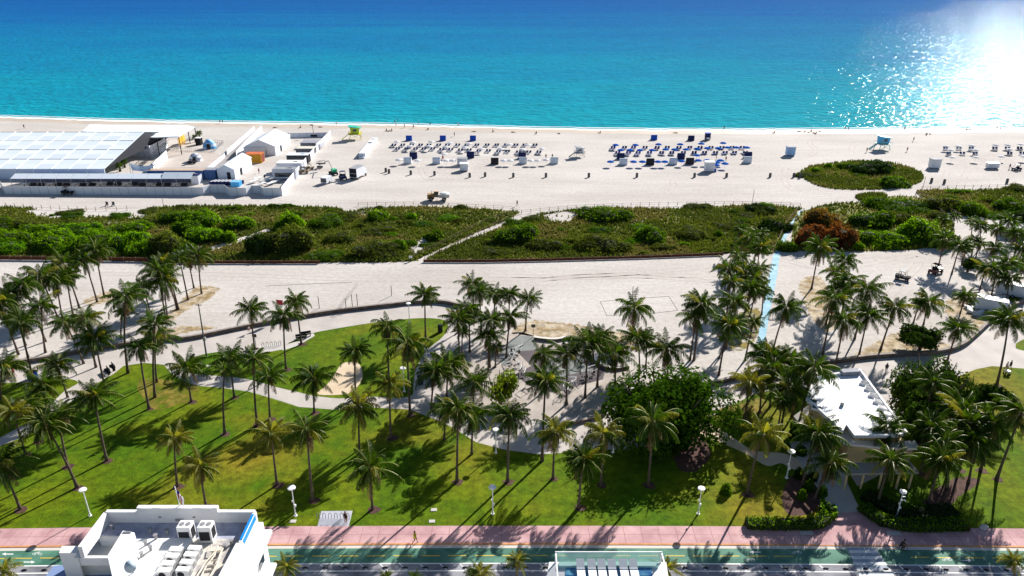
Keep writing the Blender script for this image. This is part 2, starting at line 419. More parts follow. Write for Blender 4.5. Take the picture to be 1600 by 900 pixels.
ISLE = [(1250, 272), (1262, 261), (1290, 256), (1340, 251), (1390, 254), (1425, 263), (1443, 274), (1436, 286), (1410, 292), (1375, 296), (1310, 296), (1272, 288)]
PATCH = [(1336, 308), (1350, 303), (1372, 302), (1386, 306), (1375, 313), (1348, 314)]
M_dune = mat('dune_soil', c255(96, 104, 34), .95, c255(124, 118, 50), .12, bump=.8, bscale=1.2, detail=6, lo=.42, hi=.6, bdist=.6)
for k, d in enumerate((DUNE_A, DUNE_B, DUNE_C, DUNE_D, ISLE, PATCH)):
    sheet('dune', ragged(d, 1.3, 14, k), .03, M_dune, False)
GAPS = [[(40, 330), (75, 326), (120, 330), (175, 334), (215, 332), (230, 337), (200, 342), (150, 338), (100, 342), (60, 338)], [(850, 336), (885, 330), (905, 336), (890, 346), (860, 346)], [(815, 338), (832, 332), (845, 340), (825, 344)], [(640, 385), (665, 372), (670, 384), (650, 398)], [(315, 392), (332, 392), (400, 371), (423, 361), (418, 357), (395, 366), (330, 386)]]
def grass_stuff():
    # tufts of beach grass spread over the dunes: nobody could count them
    rg = random.Random(3); mb = MB()
    zones = [smooth_px(d, 4) for d in (DUNE_A, DUNE_B, DUNE_C, DUNE_D, ISLE, PATCH)]
    def tuft(px, py, h):
        g = P(px, py); mi = 0
        nz = noise.noise(Vector((g.x * .045, g.y * .09, 0))) * 1.4 + .25 * noise.noise(Vector((g.x * .3, g.y * .3, 5)))
        mi = 2 if nz > .24 else (1 if nz > -.05 else 0)
        if rg.random() < .12: mi = rg.randrange(3)
        for k in range(3):
            a = rg.uniform(0, 6.28); wd = rg.uniform(.12, .25); l = rg.uniform(.1, .45)
            dx, dy = math.cos(a), math.sin(a)
            b0 = (g.x - dy * wd, g.y + dx * wd, .02); b1 = (g.x + dy * wd, g.y - dx * wd, .02)
            mb.face([b0, b1, (g.x + dx * l + rg.uniform(-.1, .1), g.y + dy * l, h * rg.uniform(.7, 1.2))], mi)
    for Z, cnt in zip(zones, (26000, 17000, 4000, 5000, 5500, 700)):
        x0 = min(p[0] for p in Z); x1 = max(p[0] for p in Z); y0 = min(p[1] for p in Z); y1 = max(p[1] for p in Z)
        n = 0
        while n < cnt:
            x, y = rg.uniform(x0, x1), rg.uniform(y0, y1)
            if inpoly(x, y, Z) and not any(inpoly(x, y, q) and rg.random() < .93 for q in GAPS): tuft(x, y, rg.uniform(.35, .9)); n += 1
    o = mb.build('dune_grass', [mat('grass_olive', (.10, .135, .012), .9, rnd=0, transl=.3), mat('grass_green', (.15, .185, .014), .9, transl=.3),
                                mat('grass_straw', (.22, .20, .045), .9, transl=.3)])
    tag(o, 'olive and straw coloured beach grass covering the dunes', 'grass', kind='stuff')
grass_stuff()
sheet('sand_path', [(315, 392), (332, 392), (400, 371), (423, 361), (418, 357), (395, 366), (330, 386)], .05, M_sand, False)

# park ground (pixel outlines laid on the ground plane)
WALL_L = [(-60, 577), (0, 572), (40, 567), (73, 562), (130, 551), (178, 543), (255, 533), (300, 530), (389, 512), (455, 500), (522, 489), (618, 478), (644, 475), (689, 474), (724, 482), (745, 496)]
PROM = [(-80, 575)] + WALL_L[1:] + [(770, 505), (830, 522), (860, 534), (922, 541), (935, 566), (985, 574), (1060, 590), (1120, 602), (1200, 585), (1295, 569), (1400, 556), (1462, 553),
        (1500, 543), (1530, 521), (1550, 501), (1575, 484), (1680, 440), (1700, 640), (1510, 760), (1150, 760), (1100, 700), (1000, 700), (880, 706), (789, 703), (744, 691), (707, 668), (680, 655),
        (640, 640), (600, 636), (522, 638), (467, 636), (433, 624), (389, 611), (340, 604), (290, 600), (240, 610), (180, 640), (110, 660), (60, 680), (-80, 740)]
sheet('promenade', PROM, .010, M_conc, False)
# lawns
BIG = [(-80, 730), (-60, 720), (0, 697), (40, 682), (66, 662), (90, 640), (120, 622), (150, 600), (178, 584), (193, 572), (225, 567), (256, 570), (268, 584), (300, 602), (345, 606), (389, 612), (433, 625), (467, 636),
       (522, 640), (587, 637), (640, 640), (684, 657), (707, 668), (744, 691), (789, 703), (844, 710), (889, 707), (920, 702), (1000, 704), (1060, 690), (1080, 668), (1098, 660), (1130, 640), (1178, 616), (1230, 604), (1300, 610), (1300, 700), (1340, 760),
       (1420, 720), (1470, 600), (1502, 586), (1525, 577), (1550, 572), (1600, 576), (1690, 585), (1690, 829), (1392, 829), (1370, 820), (1345, 800), (1300, 800), (1280, 824), (1180, 823), (800, 822), (400, 823), (120, 824), (20, 826), (-80, 829)]
sheet('lawn', BIG, .020, M_lawn, False)
sheet('lawn', [(-80, 604), (0, 599), (45, 597), (100, 592), (122, 598), (100, 612), (70, 640), (30, 668), (-80, 712)], .022, M_lawn)
sheet('lawn', [(283, 572), (300, 559), (333, 551), (380, 548), (425, 546), (442, 541), (480, 523), (522, 514), (578, 505), (618, 500), (662, 497), (693, 500), (700, 512), (690, 528), (667, 548), (651, 574),
               (646, 600), (643, 618), (615, 622), (587, 620), (545, 622), (522, 622), (490, 618), (467, 613), (433, 605), (389, 593), (350, 588), (313, 585), (290, 581)], .022, M_lawn)
sheet('lawn', [(1587, 541), (1600, 530), (1680, 500), (1680, 560), (1600, 548)], .022, M_lawn)
sheet('lawn', [(1575, 462), (1600, 452), (1680, 430), (1680, 455), (1600, 470), (1585, 474)], .024, M_lawn)
sheet('sand_play_patch', [(533, 570), (548, 566), (562, 570), (566, 592), (550, 612), (530, 617), (496, 616), (508, 604), (520, 590)], .034, M_beige)
sheet('dry_patch', ragged([(215, 598), (245, 592), (300, 600), (312, 612), (290, 628), (245, 640), (225, 625)], 3.0), .032, M_drylawn, False)
sheet('dry_patch', ragged([(1108, 645), (1150, 632), (1190, 622), (1200, 640), (1175, 665), (1130, 668), (1105, 655)], 3.0), .032, M_drylawn, False)
sheet('dry_patch', ragged([(255, 526), (300, 518), (340, 512), (310, 509), (270, 512), (225, 522)], 3.0), .016, M_dry, False)
sheet('dry_patch', ragged([(130, 470), (150, 462), (180, 452), (185, 460), (165, 472), (140, 478)], 3.0), .016, M_dry, False)
sheet('dry_patch', ragged([(278, 475), (305, 450), (330, 448), (342, 452), (325, 468), (300, 480), (270, 500), (258, 500)], 3.0), .016, M_dry, False)
sheet('dry_patch', ragged([(800, 520), (822, 502), (870, 504), (920, 510), (985, 524), (1000, 535), (960, 545), (922, 538), (865, 530), (830, 525)], 3.0), .016, M_dry, False)
sheet('dry_patch', ragged([(1248, 445), (1262, 432), (1285, 436), (1300, 470), (1310, 500), (1290, 520), (1265, 490), (1255, 465)], 3.0), .016, M_dry, False)
sheet('dry_patch', ragged([(1138, 500), (1155, 490), (1180, 480), (1192, 500), (1180, 530), (1165, 545), (1145, 548), (1135, 530)], 3.0), .016, M_drylawn, False)
sheet('dry_patch', ragged([(1330, 562), (1345, 548), (1400, 520), (1440, 520), (1490, 545), (1460, 552), (1400, 555)], 3.0), .016, M_dry, False)
sheet('dry_patch', ragged([(1480, 470), (1540, 460), (1560, 490), (1530, 515), (1490, 510)], 3.0), .016, M_dry, False)
sheet('beige_path', [(1090, 668), (1098, 660), (1113, 662), (1153, 689), (1178, 704), (1220, 708), (1240, 714), (1290, 735), (1275, 745), (1236, 732), (1220, 724), (1198, 728), (1167, 710), (1136, 696), (1098, 680)], .030, M_beige)
sheet('entry_walk', [(1230, 690), (1319, 690), (1324, 755), (1345, 800), (1298, 803), (1288, 778), (1262, 742)], .036, M_conc_w, False)
sheet('mulch_bed', ragged([(1052, 700), (1075, 685), (1095, 682), (1105, 695), (1110, 712), (1090, 735), (1065, 736), (1055, 720)], 1.8), .030, M_mulch, False)
sheet('mulch_bed', ragged([(1235, 745), (1262, 742), (1283, 775), (1270, 800), (1235, 805), (1222, 780)], 1.8), .030, M_mulch, False)
sheet('mulch_bed', ragged([(1470, 760), (1500, 745), (1530, 752), (1500, 775), (1480, 790), (1450, 780)], 1.8), .030, M_mulch, False)
# exercise court
sheet('gym_plaza', [(700, 560), (740, 545), (800, 520), (832, 524), (866, 536), (920, 543), (934, 566), (985, 580), (960, 620), (925, 650), (860, 655), (822, 655), (760, 660), (720, 655), (690, 620)], .016, M_plaza)
sheet('gym_walk', [(782, 560), (800, 530), (832, 526), (836, 548), (805, 552), (790, 572)], .020, M_court)
sheet('rubber_surface', [(807, 549), (838, 547), (880, 550), (925, 553), (948, 572), (942, 593), (915, 600), (867, 614), (840, 608), (822, 600), (805, 585), (830, 572)], .022, M_rubber, False)
sheet('court_pad', [(845, 556), (912, 560), (925, 578), (870, 590), (842, 575)], .026, M_court, False)
sheet('white_curb_line', [(822, 655), (867, 655), (920, 651), (944, 645), (944, 650), (920, 657), (867, 662), (822, 661)], .05, M_conc_w, False)
# street
def band(name, y0, y1, z, m, x0=-120, x1=1720):
    return sheet(name, [(x, y0 + 5.0 * ((x - 800) / 800) ** 2 * .9) for x in range(x0, x1 + 1, 80)] + [(x, y1 + 5.0 * ((x - 800) / 800) ** 2 * .9) for x in range(x1, x0 - 1, -80)], z, m, False)
band('pink_sidewalk', 822, 849, .06, M_pink)
def cv(x): return 4.5 * ((x - 800) / 800) ** 2
mb = MB()
for x in range(-120, 1720, 80):     # curb: a real step down to the road
    a, b = P(x, 849 + cv(x)), P(x + 80, 849 + cv(x + 80)); c, d = P(x + 80, 851.5 + cv(x + 80)), P(x, 851.5 + cv(x))
    z = .062
    mb.face([(d.x, d.y, z), (c.x, c.y, z), (b.x, b.y, z), (a.x, a.y, z)]); mb.face([(d.x, d.y, -.1), (c.x, c.y, -.1), (c.x, c.y, z), (d.x, d.y, z)])
mb.build('curb', mat('curb_ochre', c255(206, 150, 96), .8, c255(180, 120, 80), .8))['kind'] = 'structure'
band('gutter', 851.5, 857, .012, M_gut)
band('bike_lane', 856.5, 879.5, .016, M_green)
band('road', 879.5, 990, .010, M_asph)
sheet('crosswalk', [(1323, 856), (1367, 857), (1402, 905), (1345, 905)], .024, mat('crosswalk_blue', c255(150, 160, 172), .8), False)
sheet('pink_apron', [(1300, 802), (1345, 801), (1372, 821), (1388, 834), (1394, 852), (1275, 852), (1280, 830)], .064, M_pink, False)
def marks():
    mb = MB()
    def q(pts, z, mi): mb.face([(*P(a, b).xy, z) for a, b in pts], mi)
    for i in range(-3, 42):       # dashed yellow centre line of the bike lane
        x = 20 + i * 42.5; y = 868.3 + cv(x)
        if 1250 < x < 1400: continue
        q([(x, y - .7), (x + 30, y - .7), (x + 30, y + .7), (x, y + .7)], .026, 1)
    for (y, h) in ((880.5, .9), (892.0, .9)):
        for i in range(-2, 22):
            x = i * 80; q([(x, y + cv(x) - h), (x + 80, y + cv(x + 80) - h), (x + 80, y + cv(x + 80) + h), (x, y + cv(x) + h)], .024, 0)
    for i in range(14, 52):       # buffer hatching
        x = 31.2 * i
        if 1310 < x < 1400: continue
        q([(x, 881.5 + cv(x)), (x + 2.2, 881.5 + cv(x)), (x + 13, 891 + cv(x)), (x + 10.8, 891 + cv(x))], .024, 0)
    for i in range(5):            # crosswalk bars
        t = 860 + i * 9.5; a = (t - 856) / 49
        q([(1325 + 20 * a, t), (1368 + 33 * a, t), (1368 + 33 * (a + .09), t + 4.5), (1325 + 20 * (a + .09), t + 4.5)], .030, 0)
    def bike(x, y, s):
        for ox in (-6, 6):
            for k in range(12):
                a0, a1 = k * math.pi / 6, (k + 1) * math.pi / 6
                q([(x + s * (ox + 3.6 * math.cos(a0)), y + s * 2.2 * math.sin(a0)), (x + s * (ox + 3.6 * math.cos(a1)), y + s * 2.2 * math.sin(a1)),
                   (x + s * (ox + 2.8 * math.cos(a1)), y + s * 1.6 * math.sin(a1)), (x + s * (ox + 2.8 * math.cos(a0)), y + s * 1.6 * math.sin(a0))], .026, 0)
        for (x0, y0, x1, y1) in ((-6, 0, -2, -3), (-2, -3, 4, -3), (4, -3, 6, 0), (-2, -3, 0, 0), (0, 0, 4, -3), (3, -4.2, 6, -4.2), (4.6, -4.2, 4.2, -3)):
            q([(x + s * x0, y + s * y0 - .35), (x + s * x1, y + s * y1 - .35), (x + s * x1 + .3, y + s * y1 + .35), (x + s * x0 + .3, y + s * y0 + .35)], .0262, 0)
    bike(58, 866, .8); bike(1172, 876, .8); bike(1245, 864, .8); bike(1480, 875, .8)
    def arrow(x, y, d):
        q([(x - 9 * d, y - .8), (x + 3 * d, y - .8), (x + 3 * d, y + .8), (x - 9 * d, y + .8)], .026, 0)
        q([(x + 3 * d, y - 2.4), (x + 9 * d, y), (x + 3 * d, y + 2.4)], .026, 0)
    arrow(12, 866, -1); arrow(46, 878.5, 1); arrow(1180, 863, -1); arrow(1510, 876, 1)
    o = mb.build('road_markings', [M_line, M_yel], fix=True); o['kind'] = 'structure'
    # sidewalk joints
    mb = MB()
    for x in range(-80, 1700, 27):
        a, b = P(x, 823 + cv(x)), P(x + (800 - x) * .0 , 849 + cv(x)); c = P(x, 849 + cv(x))
        mb.face([(a.x - .025, a.y, .0635), (a.x + .025, a.y, .0635), (a.x + .025, c.y, .0635), (a.x - .025, c.y, .0635)])
    for x in range(-80, 1700, 80):
        a, b = P(x, 835.5 + cv(x)), P(x + 80, 835.5 + cv(x + 80))
        mb.face([(a.x, a.y - .02, .0635), (b.x, b.y - .02, .0635), (b.x, b.y + .02, .0635), (a.x, a.y + .02, .0635)])
    mb.build('paving_joints', mat('joint', c255(150, 104, 108), .9))['kind'] = 'structure'
marks()
# blue access mat over the sand
BM = [(1253, 328), (1235, 352), (1219, 385), (1213, 400), (1208, 430), (1200, 470), (1194, 505), (1188, 542), (1186, 556)]
BW = [3, 5, 8, 10, 13, 13, 12, 12, 12]
mb = MB()
for i in range(len(BM) - 1):
    (x0, y0), (x1, y1) = BM[i], BM[i + 1]
    mb.face([(*P(a, b).xy, .055) for a, b in ((x0 - BW[i] / 2, y0), (x0 + BW[i] / 2, y0), (x1 + BW[i + 1] / 2, y1), (x1 - BW[i + 1] / 2, y1))])
mb.build('access_mat', M_mat, fix=True)['kind'] = 'structure'

# stone walls
def wall(pts, name, label, th=.55, h=.75, m=None, top=None):
    q = [P(a, b) for a, b in smooth_px(pts, 6, False)]
    mb = MB(); prev = None
    for i, p in enumerate(q):
        d = (q[min(i + 1, len(q) - 1)] - q[max(i - 1, 0)]).normalized(); nn = Vector((-d.y, d.x, 0))
        a, b = p - nn * th / 2, p + nn * th / 2
        r = [(a.x, a.y, 0), (a.x, a.y, h), (b.x, b.y, h), (b.x, b.y, 0)]
        if prev:
            mb.face([prev[0], r[0], r[1], prev[1]], 0); mb.face([prev[1], r[1], r[2], prev[2]], 1); mb.face([prev[2], r[2], r[3], prev[3]], 0)
        else: mb.face(r, 0)
        prev = r
    mb.face(prev, 0)
    o = mb.build(name, [m or mat('coral_stone', c255(120, 108, 100), .95, c255(84, 76, 72), 1.2, bump=.9, bscale=3), top or mat('wall_cap', c255(150, 140, 132), .9, c255(120, 110, 104), 1)], fix=True)
    tag(o, label, 'wall'); return o
wall(WALL_L, 'stone_wall', 'long curving low dark stone wall between left sand and concrete promenade')
wc = mat('pale_cap', c255(210, 204, 196), .85)
wall([(835, 530), (850, 532), (867, 533), (889, 530), (905, 533), (918, 538), (923, 550), (930, 565), (945, 575), (962, 578), (982, 575)], 'seat_wall', 'pale capped serpentine seat wall wrapping the exercise court', .6, .55, top=wc)
wall([(1060, 612), (1095, 606), (1122, 600), (1160, 591), (1210, 583)], 'stone_wall', 'short low stone wall below the blue access mat beside the round tree')
wall([(1290, 570), (1350, 561), (1400, 557), (1462, 553), (1500, 543), (1525, 524), (1550, 501), (1575, 484), (1600, 472), (1660, 446)], 'stone_wall', 'low stone wall curving behind the white roofed pavilion and trucks')
wall([(880, 664), (905, 661), (944, 650)], 'seat_wall', 'short dark seat wall below the exercise court by the large round tree', .5, .5)

# wheel ruts left on the sand: slightly darker shallow strips
def ruts(L, sep=1.7):
    mb = MB()
    for px in L:
        q = [P(a, b) for a, b in smooth_px(px, 8, False)]
        for off in (-sep / 2, sep / 2):
            prev = None
            for i, p in enumerate(q):
                d = (q[min(i + 1, len(q) - 1)] - q[max(i - 1, 0)]).normalized(); nn = Vector((-d.y, d.x, 0))
                a, b = p + nn * (off - .16), p + nn * (off + .16); r = ((a.x, a.y, .006), (b.x, b.y, .006))
                if prev: mb.face([prev[0], r[0], r[1], prev[1]])
                prev = r
    mb.build('wheel_ruts', mat('rut_sand', c255(164, 154, 146), .95, c255(186, 177, 170), .4), fix=True)['kind'] = 'structure'
ruts([[(560, 300), (800, 306), (1100, 304), (1400, 312)], [(120, 316), (500, 314), (760, 318), (1000, 312), (1240, 318)], [(657, 262), (662, 274), (675, 280), (720, 268), (760, 262)], [(745, 262), (760, 256), (757, 248)],
      [(1240, 250), (1262, 245), (1275, 235), (1265, 222), (1290, 210), (1300, 205)], [(1228, 262), (1225, 280), (1240, 296), (1300, 305)], [(1330, 240), (1332, 228), (1340, 225)], [(1500, 290), (1515, 262), (1530, 250), (1600, 235)],
      [(1520, 244), (1545, 255), (1560, 280)], [(1465, 262), (1480, 265), (1476, 280)], [(0, 432), (300, 428), (640, 438), (1120, 430)], [(640, 425), (900, 432), (1130, 415)], [(820, 440), (950, 430), (1120, 440)],
      [(1220, 405), (1300, 420), (1420, 400), (1470, 395)], [(1380, 480), (1400, 450), (1430, 420), (1440, 400)], [(560, 285), (700, 282), (900, 285), (1180, 290)], [(900, 300), (1040, 296), (1060, 280), (1170, 276)]])
# bare sandy gaps in the dune grass
for g_ in ([(40, 330), (75, 326), (120, 330), (175, 334), (215, 332), (230, 337), (200, 342), (150, 338), (100, 342), (60, 338)], [(150, 350), (180, 344), (190, 350), (165, 354)], [(555, 330), (575, 326), (590, 330), (565, 336)],
           [(850, 336), (885, 330), (905, 336), (890, 346), (860, 346)], [(815, 338), (832, 332), (845, 340), (825, 344)], [(640, 385), (665, 372), (670, 384), (650, 398)], [(985, 345), (1005, 340), (1010, 346), (990, 352)]):
    sheet('sandy_gap', ragged(g_, 2.2), .05, M_sand, False)
# ------------------------------------------------------------------ palms
M_frond = mat('palm_leaf', (.010, .030, .004), .5, (.026, .058, .004), .8, transl=.28, tcol=(.11, .22, .004), spec=.08, rnd=.3)
M_frond_y = mat('palm_leaf_yellow', (.13, .13, .012), .6, (.07, .10, .008), .8, transl=.4, tcol=(.42, .40, .02), spec=.3, rnd=.25)
M_frond_d = mat('palm_leaf_dry', (.16, .105, .05), .8, (.10, .065, .03), .8, transl=.3, rnd=.2)
M_trunk = mat('palm_trunk', c255(104, 90, 80), .95, c255(70, 60, 54), 1.2, stretch=(1, 1, 6), bump=.8, bscale=3, rnd=.15)
M_stem = mat('palm_rachis', (.22, .22, .05), .5)
def crown_mesh(seed, nf=24, L=4.0, droop=1.0, yellow=.12, dead=2, wind=0.0):
    rg = random.Random(seed); mb = MB()
    for i in range(nf + dead):
        isdead = i >= nf
        az = i * 2.39996 + rg.uniform(-.25, .25)
        t = i / nf
        el0 = R(82 - 95 * t ** .8) + rg.uniform(-.12, .12)        # young fronds upright, old ones hanging
        if isdead: el0 = R(rg.uniform(-60, -35))
        l = L * rg.uniform(.68, 1.15) * (.78 if t < .18 else 1) * (.8 if isdead else 1)
        mi = 2 if isdead else (1 if rg.random() < (yellow if yellow > .3 else yellow * .5) else 0)
        curve = R(rg.uniform(62, 100)) * droop * (1.0 if t > .2 else .7)
        n = 11; p = Vector((0, 0, 0)); el = el0; pts = [p.copy()]; dirs = []
        side = Vector((-math.sin(az), math.cos(az), 0)); twist = rg.uniform(-.25, .25)
        azc = az
        for k in range(n):
            azc += twist / n + wind * math.sin(azc) / n
            d = Vector((math.cos(azc) * math.cos(el), math.sin(azc) * math.cos(el), math.sin(el)))
            p = p + d * (l / n); pts.append(p.copy()); dirs.append(d); el -= curve / n * (1.5 * (k + 1) / n + .25)
            if el < R(-86): el = R(-86)
        dirs.append(dirs[-1])
        for k in range(n):      # rachis
            wv = .05 * (1 - k / n) + .012
            a, b = pts[k], pts[k + 1]
            mb.face([a - side * wv, a + side * wv, b + side * wv * .8, b - side * wv * .8], 3 if not isdead else 2)
        m = 36
        for j in range(m):      # leaflets in pairs, hanging either side
            s = .14 + .86 * (j + .5) / m; fk = s * n; k = min(int(fk), n - 1); fr = fk - k
            a = pts[k].lerp(pts[k + 1], fr); d = dirs[k]
            ll = .88 * math.sin(math.pi * (s * .84 + .14)) ** .6 * rg.uniform(.75, 1.2) * (L / 4)
            up = side.cross(d).normalized() if abs(side.cross(d).length) > .1 else Vector((0, 0, 1))
            for sg in (-1, 1):
                dn = rg.uniform(.35, 1.0)
                v = (side * sg * .8 + d * rg.uniform(.35, .75) - up * dn * (1 if up.z > 0 else -1) + Vector((0, 0, -.25))).normalized()
                wl = d * .038
                mid = a + v * ll * .55; tip = a + v * ll + Vector((0, 0, -.22 * ll))
                mb.face([a - wl * .7, a + wl * .7, mid + wl, mid - wl], mi)
                mb.face([mid - wl, mid + wl, tip], mi)
    for k in range(7):          # boot fibre and coconuts
        a = k * .9; mb.ell((math.cos(a) * .22, math.sin(a) * .22, -.22), (.13, .13, .15), 6, 4, 2)
    me = mb.mesh('palm_crown', [M_frond, M_frond_y, M_frond_d, M_stem])
    return me
CROWNS = [crown_mesh(1, 29, 4.1, 1.0, .08, 3), crown_mesh(2, 26, 4.3, 1.15, .12, 4), crown_mesh(3, 32, 3.9, .9, .05, 2, .25),
          crown_mesh(4, 24, 4.3, 1.1, .22, 4), crown_mesh(5, 30, 4.0, 1.2, .10, 3, .2), crown_mesh(6, 22, 4.0, .95, .12, 2), crown_mesh(7, 27, 4.2, 1.25, .06, 5, .3)]
CROWNS += [crown_mesh(8, 25, 4.4, .9, .1, 3, .5), crown_mesh(9, 22, 3.9, 1.3, .2, 6, .1), crown_mesh(10, 28, 3.7, 1.05, .04, 2, -.4)]
CR_Y = [crown_mesh(11, 24, 3.8, 1.1, .7, 3), crown_mesh(12, 22, 3.5, .95, .5, 3)]
GRP = {'sandL': ('on the left sand beyond the stone wall', 'palms on the left sand'),
       'promL': ('where the left promenade meets the grass', 'palms along the left promenade'),
       'lawnF': ('on the front lawn left of the exercise court', 'palms on the front lawn'),
       'lawnC': ('on the oval lawn beside the stone wall', 'palms on the oval lawn'),
       'gym': ('in the grove at the left end of the exercise court', 'palms left of the exercise court'),
       'court': ('between exercise court and big round tree', 'palms round the exercise court'),
       'lawnR': ('in the lawn strip before the round tree', 'palms before the round tree'),
       'mat': ('in the dense grove left of the blue mat', 'palms left of the blue mat'),
       'sandR': ('on the sand right of the blue mat', 'palms on the right sand'),
       'pav': ('on the left side of the white pavilion', 'palms left of the pavilion'),
       'pavR': ('between white pavilion and right lawn', 'palms right of the pavilion'),
       'far': ('near the right hand beach entrance', 'palms at the right beach entrance'),
       'street': ('rising from the street at the bottom edge', 'street palms along the bottom')}
